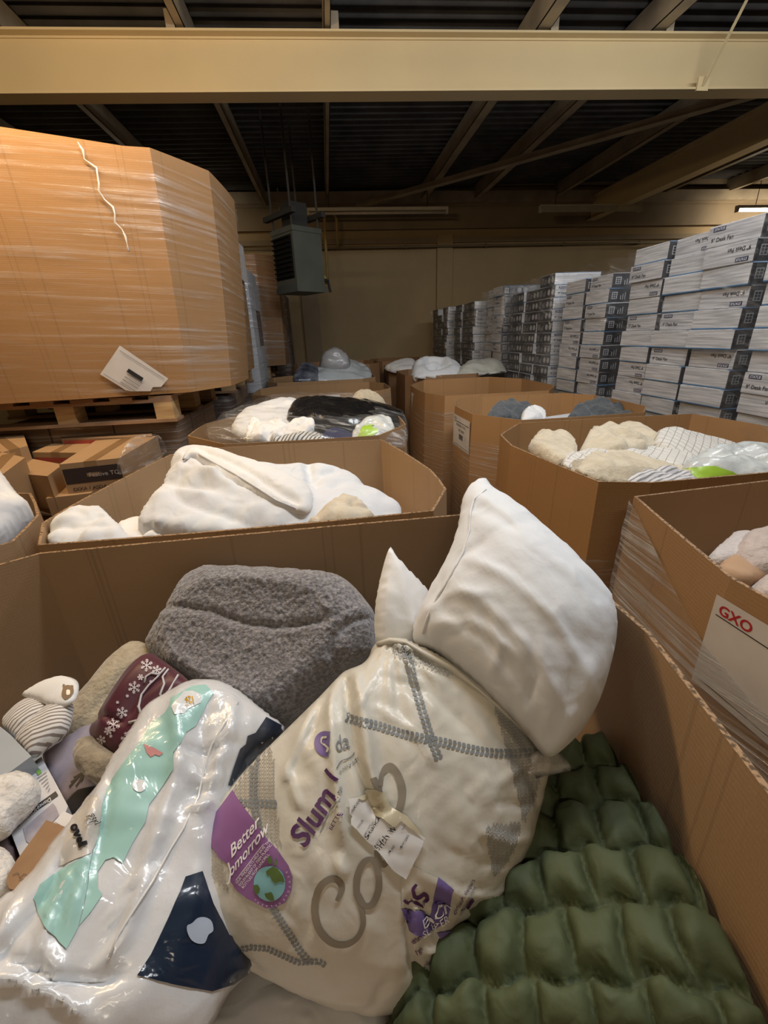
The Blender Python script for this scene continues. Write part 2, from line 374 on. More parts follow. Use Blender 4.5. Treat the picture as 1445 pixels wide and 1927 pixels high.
class Print:
    """ink printed on a surface: flat shapes laid onto the mesh below them"""
    def __init__(s, target): s.B = bvh(target) if not isinstance(target, BVHTree) else target; s.v = []; s.f = []; s.m = []; s.mats = []
    def mi(s, m):
        if m not in s.mats: s.mats.append(m)
        return s.mats.index(m)
    def tri(s, V, F, m, off):
        b = len(s.v); ok = []; mi = s.mi(m)
        P = [cast(s.B, q[0], q[1], off) for q in V]
        for q in P: s.v.append(tuple(q) if q is not None else (0, 0, 0)); ok.append(q is not None)
        for f in F:
            if all(ok[i] for i in f):
                c = [P[i] for i in f]; L = max((c[i]-c[(i+1) % len(c)]).length for i in range(len(c)))
                if L < 0.06: s.f.append(tuple(b+i for i in f)); s.m.append(mi)
    def poly(s, P, m, off=0.0012, step=9.0, sm=0):
        P = smooth_poly(P, sm) if sm else np.asarray(P, float)
        B = resample_keep(P, step); V, F, _ = cdt(B, step); s.tri(V, F, m, off)
    def stroke(s, line, w, m, off=0.0016, k=6):
        L = np.asarray(line, float)
        if k > 1:
            E = np.vstack([2*L[0]-L[1], L, 2*L[-1]-L[-2]]); Q = []
            for i in range(1, len(E)-2):
                p0, p1, p2, p3 = E[i-1], E[i], E[i+1], E[i+2]
                for j in range(k): t = j/k; Q.append(0.5*((2*p1)+(-p0+p2)*t+(2*p0-5*p1+4*p2-p3)*t*t+(-p0+3*p1-3*p2+p3)*t**3))
            Q.append(L[-1]); Q = np.array(Q)
        else: Q = L
        n = len(Q); ww = np.interp(np.linspace(0, 1, n), np.linspace(0, 1, len(w)), w) if isinstance(w, (list, tuple)) else np.full(n, w)
        d = np.gradient(Q, axis=0); d /= np.hypot(*d.T)[:, None]+1e-9; N = np.stack([-d[:, 1], d[:, 0]], 1)
        V = np.vstack([Q+N*ww[:, None]/2, Q, Q-N*ww[:, None]/2]); F = []
        for i in range(n-1): F += [(i, i+1, n+i+1, n+i), (n+i, n+i+1, 2*n+i+1, 2*n+i)]
        s.tri(V, F, m, off)
    def text(s, txt, o, ex, ey, m, off=0.0016, bold=0.0, shear=0.0, spacing=1.0):
        V, F = text_shape(txt, bold, shear, spacing); o = np.array(o, float); ex = np.array(ex, float); ey = np.array(ey, float)
        s.tri([o+q[0]*ex+q[1]*ey for q in V], F, m, off)
    def build(s, name, parent, smooth=True):
        us = sorted({i for f in s.f for i in f}); ix = {k: j for j, k in enumerate(us)}
        return mk(name, [s.v[i] for i in us], [tuple(ix[i] for i in f) for f in s.f], s.mats, parent, smooth, None, s.m)
def resample_keep(P, s):
    out = []; n = len(P)
    for i in range(n):
        a = P[i]; b = P[(i+1) % n]; k = max(1, int(np.hypot(*(b-a))/s))
        for j in range(k): out.append(a+(b-a)*j/k)
    return np.array(out)
_TX = {}
def text_shape(txt, bold=0.0, shear=0.0, spacing=1.0):
    """letter outlines, x in units of letter height"""
    k = (txt, bold, shear, spacing)
    if k in _TX: return _TX[k]
    c = bpy.data.curves.new('lettering', 'FONT'); c.body = txt; c.size = 1.4; c.offset = bold; c.shear = shear; c.space_character = spacing; c.resolution_u = 3
    o = bpy.data.objects.new('lettering', c); COL.objects.link(o); bpy.context.view_layer.update()
    me = bpy.data.meshes.new_from_object(o); bm = bmesh.new(); bm.from_mesh(me)
    bmesh.ops.triangulate(bm, faces=bm.faces)
    for _ in range(2):
        ed = [e for e in bm.edges if e.calc_length() > 0.35]
        if not ed: break
        bmesh.ops.subdivide_edges(bm, edges=ed, cuts=1); bmesh.ops.triangulate(bm, faces=bm.faces)
    V = np.array([tuple(v.co)[:2] for v in bm.verts]).reshape(-1, 2); F = [tuple(v.index for v in f.verts) for f in bm.faces]
    bm.free(); bpy.data.objects.remove(o); bpy.data.meshes.remove(me); bpy.data.curves.remove(c)
    _TX[k] = (V, F); return _TX[k]
def flat_text(name, txt, o, ex, ey, m, parent, bold=0.0, shear=0.0):
    """lettering printed on a flat face: o lower left corner, ex/ey world vectors per letter height"""
    V, F = text_shape(txt, bold, shear); o = np.array(o, float); ex = np.array(ex, float); ey = np.array(ey, float)
    return mk(name, [o+q[0]*ex+q[1]*ey for q in V], F, m, parent)
# ================================================================ building
m_wall = mat('painted_blockwork', (0.38, 0.275, 0.14), 0.75, (0.32, 0.23, 0.12), scale=1.2, bump=0.4, bscale=40, bdist=0.004, bstretch=(1, 1, 6))
m_wall_band = mat('painted_concrete', (0.27, 0.20, 0.12), 0.7, (0.22, 0.165, 0.10), scale=2.0, bump=0.3, bscale=30)
m_floor = mat('concrete_floor', (0.20, 0.18, 0.16), 0.6, (0.14, 0.13, 0.12), scale=3.0, bump=0.2)
m_roof = mat('roof_sheet', (0.085, 0.078, 0.070), 0.85, (0.045, 0.042, 0.040), scale=2.5, bump=0.5, bscale=80, bdist=0.003)
m_steel = mat('cream_painted_steel', (0.66, 0.52, 0.29), 0.28, (0.62, 0.49, 0.28), scale=1.5, bump=0.10, bscale=12, bdist=0.004, bstretch=(1, 3, 3))
m_purlin = mat('old_painted_purlin', (0.42, 0.34, 0.23), 0.6, (0.30, 0.24, 0.17), scale=3.0, bump=0.2)
m_darkst = mat('dark_steel', (0.025, 0.024, 0.022), 0.7)
def struct(name, mb, m, smooth=False):
    o = mb.build(name, m, None, smooth); o['kind'] = 'structure'; return o
XL, XR, YF, YB, ZC = -5.2, 11.0, -3.5, 9.0, 3.93
b = MB(); b.box(XL, XR, YF, YB, -0.12, 0); struct('floor', b, m_floor)
b = MB(); b.box(XL, XR, YB, YB+0.2, 0, 4.2); struct('wall_back', b, m_wall)
b = MB(); b.box(XL-0.2, XL, YF, YB+0.2, 0, 4.2); struct('wall_left', b, m_wall)
b = MB(); b.box(XR, XR+0.2, YF, YB+0.2, 0, 4.2); struct('wall_right', b, m_wall)
b = MB(); b.box(XL, XR, YF-0.2, YF, 0, 4.2); struct('wall_front', b, m_wall)
# corrugated roof, ridges running across
ys = np.arange(YF, YB+0.3, 0.0146); V = []; F = []
for y in ys:
    z = ZC+0.027*math.cos(2*math.pi*y/0.146)
    V += [(XL-.1, y, z+0.018*XL), (XR+.1, y, z+0.018*XR)]
nn = len(ys)
for i in range(nn-1): F.append((2*i, 2*i+2, 2*i+3, 2*i+1))
rf = mk('ceiling', V+[(v[0], v[1], v[2]+0.03) for v in V], F+[tuple(2*nn+k for k in f[::-1]) for f in F], m_roof, None, True); rf['kind'] = 'structure'
# concrete band, ledge and pilasters on the back wall
b = MB(); b.box(XL, XR, YB-0.10, YB, 3.33, 3.70); b.box(XL, XR, YB-0.13, YB-0.10, 3.66, 3.72); b.box(XL, XR, YB-0.05, YB, 3.12, 3.20); b.box(XL, XR, YB-0.12, YB, 3.96, 4.18)
struct('trim_1', b, m_wall_band)
b = MB(); b.box(2.11, 2.40, YB-0.07, YB, 0, 3.25); struct('trim_2', b, m_wall)
b = MB(); b.box(-0.42, -0.12, YB-0.10, YB, 0, 3.1); struct('trim_3', b, m_wall_band)
b = MB(); b.box(XL, XR, YB-0.22, YB-0.12, 3.70, 3.86); struct('trim_4', b, m_purlin)

def i_beam(a, b_, depth, width, name, label, m, group=None, t=0.014, tw=0.01, cat='beam'):
    """I section standing upright between two points on its top centre line"""
    a = Vector(a); b_ = Vector(b_); mb = MB(); d = Vector((0, 0, -1))
    mb.bar(a+d*t/2, b_+d*t/2, width, t); mb.bar(a+d*(depth-t/2), b_+d*(depth-t/2), width, t); mb.bar(a+d*depth/2, b_+d*depth/2, tw, depth-2*t)
    dirv = (b_-a).normalized(); sd = dirv.cross(Vector((0, 0, 1))).normalized()
    for s_ in (-1, 1):      # root fillets
        for zz in (t+0.006, depth-t-0.006): mb.bar(a+sd*s_*(tw/2+0.006)+d*zz, b_+sd*s_*(tw/2+0.006)+d*zz, 0.012, 0.012)
    o = mb.build(name, m); tag(o, label, cat, group); return o
SL = 0.018
i_beam((XL, 4.36, 3.685+SL*XL), (XR, 4.36, 3.685+SL*XR), 0.355, 0.165, 'steel_beam', 'deep cream painted steel beam crossing the whole roof above the bins', m_steel)
i_beam((4.98, 4.45, 3.69+0.09), (4.98, YB-.1, 3.69+0.09), 0.36, 0.17, 'steel_beam', 'cream steel beam running to the back wall at the upper right', m_steel)
def purlin(x, label, y0=YF, y1=YB-0.1, w=0.065, h=0.20, m=None, lip=1, dz=0.0):
    """cold rolled channel carrying the roof"""
    z1 = ZC-0.03+SL*x; mb = MB(); z0 = z1-h+dz; t = 0.006
    mb.box(x-w/2 if lip > 0 else x+w/2-t, x-w/2+t if lip > 0 else x+w/2, y0, y1, z0, z1)
    mb.box(x-w/2, x+w/2, y0, y1, z0, z0+t); mb.box(x-w/2, x+w/2, y0, y1, z1-t, z1)
    xl = x+w/2-t if lip > 0 else x-w/2; mb.box(xl, xl+t, y0, y1, z0, z0+0.02)
    # cleat bolting it to the cross beam
    zb = 3.685+SL*x; mb.box(x+w/2*lip, x+(w/2+0.06)*lip, 4.28, 4.29, zb, zb+0.10) if lip > 0 else mb.box(x-w/2-0.06, x-w/2, 4.28, 4.29, zb, zb+0.10)
    o = mb.build('roof_purlin', m or m_purlin); tag(o, label, 'beam', 'steel purlins under the roof sheets'); return o
purlin(-3.25, 'leftmost steel purlin under the roof above the tall wrapped box', lip=-1, w=.09)
purlin(-2.1, 'steel purlin over the left end of the cream cross beam', lip=-1)
purlin(-0.87, 'slanting looking cream purlin above the unit heater', lip=-1)
purlin(0.175, 'narrow upright looking cream purlin crossing above the middle of the beam', w=.05, lip=1)
purlin(1.83, 'cream purlin left of the pair above the right half of the beam', w=.11)
purlin(2.78, 'cream purlin right of the pair above the right half of the beam', w=.11)
purlin(4.25, 'dark brown purlin just left of the deep beam at upper right', w=.09)
purlin(6.3, 'steel purlin beyond the deep beam at the far upper right', w=.09)
purlin(7.6, 'last steel purlin at the far right over the lit tube lamp', w=.09)
# bracing
mb = MB(); A_, B_ = Vector((0.62, 8.75, 3.60)), Vector((4.42, 4.56, 3.56)); mb.bar(A_, B_, 0.10, 0.008); mb.bar(A_+Vector((.035, .03, .045)), B_+Vector((.035, .03, .045)), 0.008, 0.09)
tag(mb.build('diagonal_brace', m_purlin), 'long diagonal angle brace crossing under the roof from wall to beam end', 'brace')
mb = MB(); mb.bar((4.60, 4.20, 3.46), (4.95, 4.34, 3.46), 0.26, 0.012); mb.bar((4.62, 4.2, 3.40), (4.9, 4.4, 3.40), 0.16, 0.05)
tag(mb.build('gusset_plate', m_steel), 'cream gusset plate joining braces below the beam at right edge', 'bracket')
mb = MB(); mb.bar((3.22, 4.26, 3.40), (3.33, 4.02, 3.95), 0.03, 0.006); mb.box(3.17, 3.27, 4.26, 4.275, 3.37, 3.46)
tag(mb.build('tie_rod', m_steel), 'thin slanted strut bolted to the face of the cream beam at right', 'brace')
mb = MB(); mb.tube([(-0.62, 8.6, 3.86), (-0.62, 8.6, 3.42)], 0.012, 6)
tag(mb.build('drop_rod', m_purlin), 'short vertical hanger rod left of the heater near the roof', 'rod')
# gas pipe on the back wall
m_pipe = mat('painted_gas_pipe', (0.16, 0.12, 0.06), 0.5); m_pipe2 = mat('ochre_gas_pipe', (0.38, 0.28, 0.10), 0.5)
mb = MB(); mb.tube([(XL+.05, YB-.12, 3.055), (XR-.05, YB-.12, 3.05)], 0.016, 8)
for x in np.arange(-4.5, 10.8, 1.5): mb.box(x, x+.03, YB-.12, YB-.002, 3.03, 3.08)
tag(mb.build('gas_pipe', m_pipe, None, True), 'long thin pipe running level across the back wall', 'pipe')
mb = MB(); mb.tube([(0.30, 8.86, 3.06), (0.30, 8.7, 3.10), (0.30, 8.6, 3.20), (0.30, 8.55, 3.42), (0.25, 8.5, 3.5), (0.15, 8.45, 3.5), (0.10, 8.4, 3.45), (0.09, 8.3, 3.2), (0.08, 8.2, 2.55), (0.05, 8.0, 2.42), (0.02, 6.2, 2.30)], 0.022, 8)
tag(mb.build('gas_pipe', m_pipe2, None, True), 'ochre bent pipe dropping from the wall to the heater', 'pipe')
# unit heater
m_heat = mat('heater_grey', (0.075, 0.085, 0.075), 0.5, (0.055, 0.062, 0.056), scale=3)
m_louv = mat('heater_louvre_black', (0.010, 0.010, 0.010), 0.9, spec=.1)
hx, hy, hz0, hz1 = -0.295, 5.62, 2.12, 2.73; ca, sa = math.cos(math.radians(-22)), math.sin(math.radians(-22))
def hp(u, v, z): return (hx+u*ca-v*sa, hy+u*sa+v*ca, z)     # u across the front, v depth
he = empty('unit_heater', (hx, hy, hz0), 'dark grey louvred unit heater hung high in front of the back wall', 'heater')
def hbox(mb, u0, u1, v0, v1, z0, z1): mb.quadbox([hp(u0, v0, z0), hp(u1, v0, z0), hp(u1, v1, z0), hp(u0, v1, z0), hp(u0, v0, z1), hp(u1, v0, z1), hp(u1, v1, z1), hp(u0, v1, z1)])
# corner at px 552; louvre face goes back-left, grey side goes back-right
def q2(a, b_): return (hx+a*(-0.26)+b_*0.31, hy+a*0.36+b_*0.24)
def hquad(mb, a0, a1, b0, b1, z0, z1):
    c = [q2(a0, b0), q2(a1, b0), q2(a1, b1), q2(a0, b1)]; c = [c[0], c[3], c[2], c[1]]
    mb.quadbox([(x, y, z0) for x, y in c]+[(x, y, z1) for x, y in c])
mb = MB(); hquad(mb, 0, 1, 0, 1, hz0, hz1); hquad(mb, -0.03, 1.03, -0.03, 1.03, hz0-.02, hz0+.04); hquad(mb, -0.02, 1.02, -0.02, 1.02, hz1-.03, hz1+.02); mb.build('casing', m_heat, he)
mb = MB(); hquad(mb, 0.08, 0.93, -0.02, 0.0, hz0+.12, hz1-.06)
for k in range(9): hquad(mb, 0.08, 0.93, -0.09, -0.02, hz0+.14+k*.048, hz0+.150+k*.048)
mb.build('louvres', m_louv, he)
mb = MB()
for a, c_ in ((0.05, 0.05), (0.95, 0.05), (0.05, 0.95), (0.95, 0.95)): x, y = q2(a, c_); mb.tube([(x, y, hz1), (x, y, 3.85)], 0.012, 6)
build_split(mb, 'hanger_rod', m_darkst, he)
mb = MB(); hquad(mb, -0.2, 1.2, -0.1, 0.05, hz1+.12, hz1+.17); hquad(mb, -0.2, 1.2, 0.9, 1.05, hz1+.12, hz1+.17); hquad(mb, 0.3, 0.7, 0.2, 0.8, hz1, hz1+.28); build_split(mb, 'mounting_rail', m_darkst, he)
mb = MB(); mb.tube([(-0.05, 6.0, 2.26), (0.06, 6.1, 2.25), (0.08, 6.1, 2.12)], 0.018, 6); mb.build('gas_valve', m_darkst, he)
# tube lamps
m_fit = mat('lamp_fitting', (0.60, 0.55, 0.46), 0.4); m_off = mat('unlit_tube', (0.62, 0.56, 0.46), 0.3)
m_on = mat('lit_tube', (1.0, 0.93, 0.75), 0.4, emit=9.0); m_on2 = mat('lit_tube_cool', (0.95, 0.97, 1.0), 0.4, emit=9.0)
def tube_lamp(c, L, lit, label, refl=False, ztop=None, cool=False):
    x, y, z = c; r = empty('tube_lamp', c, label, 'light', 'ceiling tube lamps' if label is None else None)
    mb = MB(); mb.box(x-L/2, x+L/2, y-.035, y+.035, z+.03, z+.075)
    if refl: mb.quadbox([(x-L/2, y-.11, z-.04), (x+L/2, y-.11, z-.04), (x+L/2, y-.10, z-.04), (x-L/2, y-.10, z-.04), (x-L/2, y-.04, z+.06), (x+L/2, y-.04, z+.06), (x+L/2, y-.03, z+.06), (x-L/2, y-.03, z+.06)])
    mb.build('batten', m_fit, r)
    mb = MB(); mb.tube([(x-L/2+.03, y, z), (x+L/2-.03, y, z)], 0.019, 10); mb.build('tube', (m_on2 if cool else m_on) if lit else m_off, r, True)
    mb = MB(); mb.box(x-L/2, x-L/2+.035, y-.03, y+.03, z-.025, z+.03); mb.box(x+L/2-.035, x+L/2, y-.03, y+.03, z-.025, z+.03); build_split(mb, 'end_cap', m_fit, r)
    zt = (ztop or ZC-.028+SL*x); mb = MB()
    for s_ in (-.35, .35): mb.tube([(x+s_*L, y, z+.07), (x+s_*L, y, zt)], 0.006, 6)
    build_split(mb, 'hanger', m_darkst, r); return r
tube_lamp((0.98, 8.3, 3.44), 2.3, False, 'long unlit tube lamp fitting hanging near the heater')
tube_lamp((4.45, 8.0, 3.38), 1.75, False, 'unlit tube lamp with sloping reflector over the carton stacks', True)
tube_lamp((8.55, 8.3, 3.42), 2.4, True, 'lit tube lamp glowing at the right edge near the back wall')
tube_lamp((-2.75, 8.3, 3.46), 2.4, True, 'lit tube lamp mostly hidden behind the tall wrapped box')
tube_lamp((0.75, 1.40, 3.55), 1.8, True, 'lit tube lamp above the middle of the bins', cool=True)
tube_lamp((-1.40, 2.05, 3.17), 1.5, True, 'lit tube lamp above the tall wrapped box')
tube_lamp((-0.4, -1.8, 3.55), 1.8, True, 'lit tube lamp behind the nearest bin')
tube_lamp((3.0, 2.2, 3.55), 1.8, True, 'lit tube lamp above the white fan cartons', cool=True)
# ================================================================ cardboard bins
C_KRAFT = (0.36, 0.215, 0.105)
def kraft(i):
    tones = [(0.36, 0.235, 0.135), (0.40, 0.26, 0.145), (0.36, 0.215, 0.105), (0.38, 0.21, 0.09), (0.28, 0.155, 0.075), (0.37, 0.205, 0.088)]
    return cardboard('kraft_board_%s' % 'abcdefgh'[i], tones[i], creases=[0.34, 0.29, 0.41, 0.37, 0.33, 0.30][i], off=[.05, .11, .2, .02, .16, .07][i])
m_edge = mat('cut_board_edge', (0.33, 0.20, 0.10), 0.8, (0.08, 0.045, 0.02), scale=140, contrast=(.45, .6))
m_paper = mat('white_paper', (0.66, 0.63, 0.62), 0.6); m_ink = mat('black_ink', (0.02, 0.02, 0.025), 0.5); m_red = mat('red_ink', (0.45, 0.02, 0.03), 0.5); m_grey = mat('grey_ink', (0.22, 0.22, 0.24), 0.6)
def ring(C, seg_len=0.10, bow=0.0, seed=0):
    """points along the closed corner polygon, walls bowed a little outward"""
    C = np.array(C, float); n = len(C); cen = C.mean(0); P = []; u = []; acc = 0.0; rnd = random.Random(seed)
    for i in range(n):
        a, b_ = C[i], C[(i+1) % n]; L = np.hypot(*(b_-a)); k = max(1, int(L/seg_len)); nrm = np.array([(b_-a)[1], -(b_-a)[0]])/L
        if nrm @ ((a+b_)/2-cen) < 0: nrm = -nrm
        w = bow*L*(0.6+0.8*rnd.random())
        for j in range(k): t = j/k; P.append(a+(b_-a)*t+nrm*w*4*t*(1-t)); u.append(acc+L*t)
        acc += L
    u.append(acc); return np.array(P), np.array(u)
def inward(P):
    n = len(P); d = np.roll(P, -1, 0)-np.roll(P, 1, 0); N = np.stack([-d[:, 1], d[:, 0]], 1); N /= np.hypot(*N.T)[:, None]
    c = P.mean(0); s = np.sign(((c-P)*N).sum(1).mean()); return N*s
def sleeve(name, C, z0, z1, m, parent, th=0.008, bow=0.012, rim=None, seed=0, flare=0.0):
    """open topped board sleeve with a real thickness; rim(x,y) may vary the top edge"""
    P, u = ring(C, 0.10, bow, seed); N = inward(P); n = len(P); rows = [0.0, 0.25, 0.5, 0.72, 0.88, 1.0]; V = []; F = []; UV = []; FM = []
    top = np.array([z1+(rim(*p) if rim else 0) for p in P]); cen = P.mean(0)
    for side in (0, 1):
        for r in rows:
            q = P+N*(th*side)+(P-cen)*flare*r; bul = 0.010*math.sin(math.pi*r)
            q = q-N*bul
            for i in range(n): V.append((q[i, 0], q[i, 1], z0+(top[i]-z0)*r))
    R = len(rows)
    def idx(s_, r, i): return s_*R*n+r*n+i % n
    for s_ in (0, 1):
        for r in range(R-1):
            for i in range(n):
                f = (idx(s_, r, i), idx(s_, r, i+1), idx(s_, r+1, i+1), idx(s_, r+1, i)); uu = [(u[i], V[f[0]][2]), (u[i+1], V[f[1]][2]), (u[i+1], V[f[2]][2]), (u[i], V[f[3]][2])]
                if s_: f = f[::-1]; uu = uu[::-1]
                F.append(f); UV += uu; FM.append(0)
    for i in range(n):
        F.append((idx(0, R-1, i), idx(0, R-1, i+1), idx(1, R-1, i+1), idx(1, R-1, i))); UV += [(u[i], 0), (u[i+1], 0), (u[i+1], .01), (u[i], .01)]; FM.append(1)
    # floor of the bin
    b0 = len(V); V.append((cen[0], cen[1], z0+0.01))
    for i in range(n): F.append((idx(1, 0, i), idx(1, 0, i+1), b0)); UV += [(0, 0), (.1, 0), (.1, .1)]; FM.append(0)
    return mk(name, V, F, [m, m_edge], parent, False, UV, FM)
def film_shell(C, z0, z1f, m, parent, gap=0.006, bow=0.012, seed=0, flare=0.0, name='stretch_wrap', amp=0.004, hz=None):
    """clear film pulled round a bin; z1f(x,y) is its upper edge"""
    P, u = ring(C, 0.06, bow, seed); N = inward(P); n = len(P); R = 24; V = []; F = []; UV = []; cen = P.mean(0)
    for r in range(R+1):
        t = r/R
        for i in range(n):
            zt = z1f(*P[i]); z = z0+(zt-z0)*t; rr = (z-z0)/max(1e-6, ((hz or zt)-z0)); bul = 0.010*math.sin(math.pi*min(1, max(0, rr)))
            o = gap+amp*(vn(np.array([u[i]*9.0]), np.array([z*30.0+seed]), 5)[0])
            q = P[i]-N[i]*(o+bul)+(P[i]-cen)*flare*rr; V.append((q[0], q[1], z))
    for r in range(R):
        for i in range(n):
            j = (i+1) % n; F.append((r*n+i, r*n+j, (r+1)*n+j, (r+1)*n+i))
            a = u[i]; c = u[i+1]; UV += [(a, V[F[-1][0]][2]), (c, V[F[-1][1]][2]), (c, V[F[-1][2]][2]), (a, V[F[-1][3]][2])]
    return mk(name, V, F, m, parent, True, UV)
def cen_of(C): c = np.array(C).mean(0); return c
def bin_(C, z1, label, tone=0, z0=0.0, wrap=None, rim=None, seed=0, flare=0.0, bow=0.012, group=None, wm=None, cat='box', gap=0.006):
    c = cen_of(C); r = empty('cardboard_bin', (c[0], c[1], z0), label, cat, group)
    sleeve('board_sleeve', C, z0, z1, kraft(tone), r, rim=rim, seed=seed, flare=flare, bow=bow)
    if wrap is not None: film_shell(C, z0+.02, wrap if callable(wrap) else (lambda x, y: wrap), wm or wrap_mat(), r, bow=bow, seed=seed, flare=flare, hz=z1, gap=gap)
    return r
def paper(parent, name, o, ex, ey, w, h, texts=(), lines=(), bars=None, lift=0.003):
    """a printed sheet taped on a face; o = top left corner, ex right, ey up (unit vectors)"""
    o = np.array(o, float); ex = np.array(ex, float); ex /= np.linalg.norm(ex); ey = np.array(ey, float); ey /= np.linalg.norm(ey); n = np.cross(ex, ey)
    P = lambda u, v, k=0.0: o+ex*u-ey*v+n*(lift+k)
    nx = 6; V = []; F = []
    for k in (0, 1):
        for j in range(2):
            for i in range(nx+1): V.append(P(w*i/nx, h*j, -0.0008*k))
    for i in range(nx):
        F.append((i, nx+1+i, nx+2+i, i+1)); q = 2*(nx+1); F.append((q+i, q+i+1, q+nx+2+i, q+nx+1+i))
    s = mk(name, V, F, m_paper, parent)
    V = []; F = []; FM = []
    def rect(u0, v0, u1, v1, mi=0):
        b_ = len(V); V.extend([P(u0, v0, .0008), P(u0, v1, .0008), P(u1, v1, .0008), P(u1, v0, .0008)]); F.append((b_, b_+1, b_+2, b_+3)); FM.append(mi)
    for (u0, v0, u1, v1) in lines: rect(u0*w, v0*h, u1*w, v1*h)
    if bars:
        u0, v0, u1, v1 = bars; rr = random.Random(3); u = u0
        while u < u1:
            k = rr.choice([.004, .007, .011]); rect(u*w, v0*h, min(u+k, u1)*w, v1*h); u += k+rr.choice([.004, .006, .01])
    for (txt, u, v, hh, mi) in texts:
        tv, tf = text_shape(txt, 0.01 if mi == 0 else 0.03); b_ = len(V)
        V.extend([P(u*w+q[0]*hh*h, v*h-q[1]*hh*h, .0008) for q in tv]); F.extend([tuple(b_+i for i in f) for f in tf]); FM.extend([mi]*len(tf))
    if F: mk('printed_ink', V, F, [m_ink, m_red, m_grey], s, False, None, FM)
    return s
near_C = [(-0.752, 1.057), (0.34, 1.085), (0.477, 0.80), (0.492, 0.535), (0.44, 0.275), (0.40, 0.02), (0.25, -0.12), (-0.70, -0.12), (-0.96, 0.12), (-0.96, 0.90)]
nearbin = bin_(near_C, 1.13, 'nearest open cardboard bin, holding the grey fleece, pillows and green comforter', 0, seed=1, bow=0.004)
duvet_C = [(-.785, 1.105), (-.868, 1.27), (-.85, 1.49), (-.757, 2.04), (-.60, 2.12), (.223, 2.075), (.345, 1.52), (.345, 1.30), (.262, 1.125)]
duvetbin = bin_(duvet_C, 1.13, 'open cardboard bin behind the nearest one, filled with a big white duvet', 1, seed=2, bow=0.012, rim=lambda x, y: 0.0)
bag_C = [(-.55, 2.19), (-.80, 2.46), (-.80, 2.82), (-.56, 3.22), (.12, 3.27), (.40, 2.95), (.40, 2.42), (.22, 2.17)]
bagbin = bin_(bag_C, 1.13, 'film covered cardboard bin holding the shiny black bag roll', 2, seed=3, wrap=1.12)
b277_C = [(-.55, 4.08), (-.74, 4.25), (-.74, 4.75), (-.60, 4.95), (.42, 4.95), (.56, 4.75), (.56, 4.25), (.42, 4.08)]
b277 = bin_(b277_C, 1.13, 'wrapped cardboard bin with a small white label, behind the black bag roll', 2, seed=4, wrap=1.10)
paper(b277, 'paper_label', (-.20, 4.045, 1.12), (1, 0, 0), (0, 0, 1), .27, .17, [('GXO', .06, .18, .12, 2), ('IB GM 277', .20, .52, .2, 0), ('0004  1234', .5, .18, .08, 2)], [(.05, .6, .95, .61)])
fl_C = [(-.60, 5.12), (-.73, 5.3), (-.73, 5.85), (-.55, 6.05), (.36, 6.05), (.52, 5.85), (.52, 5.3), (.36, 5.12)]
farbin = bin_(fl_C, 1.15, 'cardboard bin topped by white wrapped pillows, far back in the middle', 2, seed=5, wrap=1.12)
ff_C = [(-.35, 6.3), (-.5, 6.5), (-.5, 7.2), (-.35, 7.4), (.55, 7.4), (.70, 7.2), (.70, 6.5), (.55, 6.3)]
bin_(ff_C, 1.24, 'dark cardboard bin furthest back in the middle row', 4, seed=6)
r4_C = [(.85, 2.62), (.84, 2.98), (.92, 3.25), (1.15, 3.36), (1.80, 3.32), (1.95, 3.12), (1.95, 2.55), (1.80, 2.36), (1.05, 2.34)]
r4 = bin_(r4_C, 1.13, 'wrapped cardboard bin with paper label, holding dark grey fleeces', 3, seed=7, wrap=0.97, wm=wrap_mat('film_b', 0.62, (1.2, 90, 1)))
r3_C = [(.90, 3.50), (.79, 3.75), (.78, 4.4), (1.0, 4.84), (1.75, 4.86), (1.98, 4.5), (1.98, 3.8), (1.78, 3.50)]
r3 = bin_(r3_C, 1.13, 'wrapped cardboard bin with side label, just in front of the far white duvets', 3, seed=8, wrap=1.0, wm=wrap_mat('film_b'))
r5_C = [(1.05, 5.0), (.86, 5.2), (.86, 5.9), (1.05, 6.1), (1.65, 6.1), (1.8, 5.9), (1.8, 5.2), (1.65, 5.0)]
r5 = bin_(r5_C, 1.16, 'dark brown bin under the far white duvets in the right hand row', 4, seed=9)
r6_C = [(1.00, 6.3), (.84, 6.5), (.84, 7.1), (1.0, 7.3), (1.5, 7.3), (1.65, 7.1), (1.65, 6.5), (1.5, 6.3)]
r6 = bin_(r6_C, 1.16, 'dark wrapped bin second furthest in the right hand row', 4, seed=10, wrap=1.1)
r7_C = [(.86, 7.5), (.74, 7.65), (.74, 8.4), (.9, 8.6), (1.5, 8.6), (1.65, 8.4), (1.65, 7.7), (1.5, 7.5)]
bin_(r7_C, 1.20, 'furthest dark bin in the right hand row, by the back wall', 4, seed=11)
hc_C = [(.765, 1.80), (.80, 2.02), (1.0, 2.27), (2.0, 2.24), (2.06, 1.92), (2.06, 1.45), (1.9, 1.25), (1.0, 1.215), (.845, 1.26)]
hc = bin_(hc_C, 1.13, 'tan cardboard bin at right holding the honeycomb print sheet', 3, seed=12, bow=0.008, wrap=lambda x, y: 0.90-0.10*max(0, (1.75-y)), wm=wrap_mat('film_c', 0.60, (1.6, 80, 1), rot=0.22))
rn_C = [(.868, 1.115), (1.9, 1.20), (2.05, 1.0), (2.05, .22), (1.9, .08), (.98, .08), (.78, .30), (.755, .66)]
rn = bin_(rn_C, 1.13, 'cardboard bin at the right edge holding pinkish beige fleeces', 2, seed=13, bow=0.006, gap=0.010,
          wrap=lambda x, y: 1.115-0.55*max(0.0, 1.08-y)*0.62 if y > .5 else 0.93, wm=wrap_mat('film_d', 1.0, (1.2, 75, 1), rot=0.16, base=0.16, rough=.2, lo=.45, hi=.62))
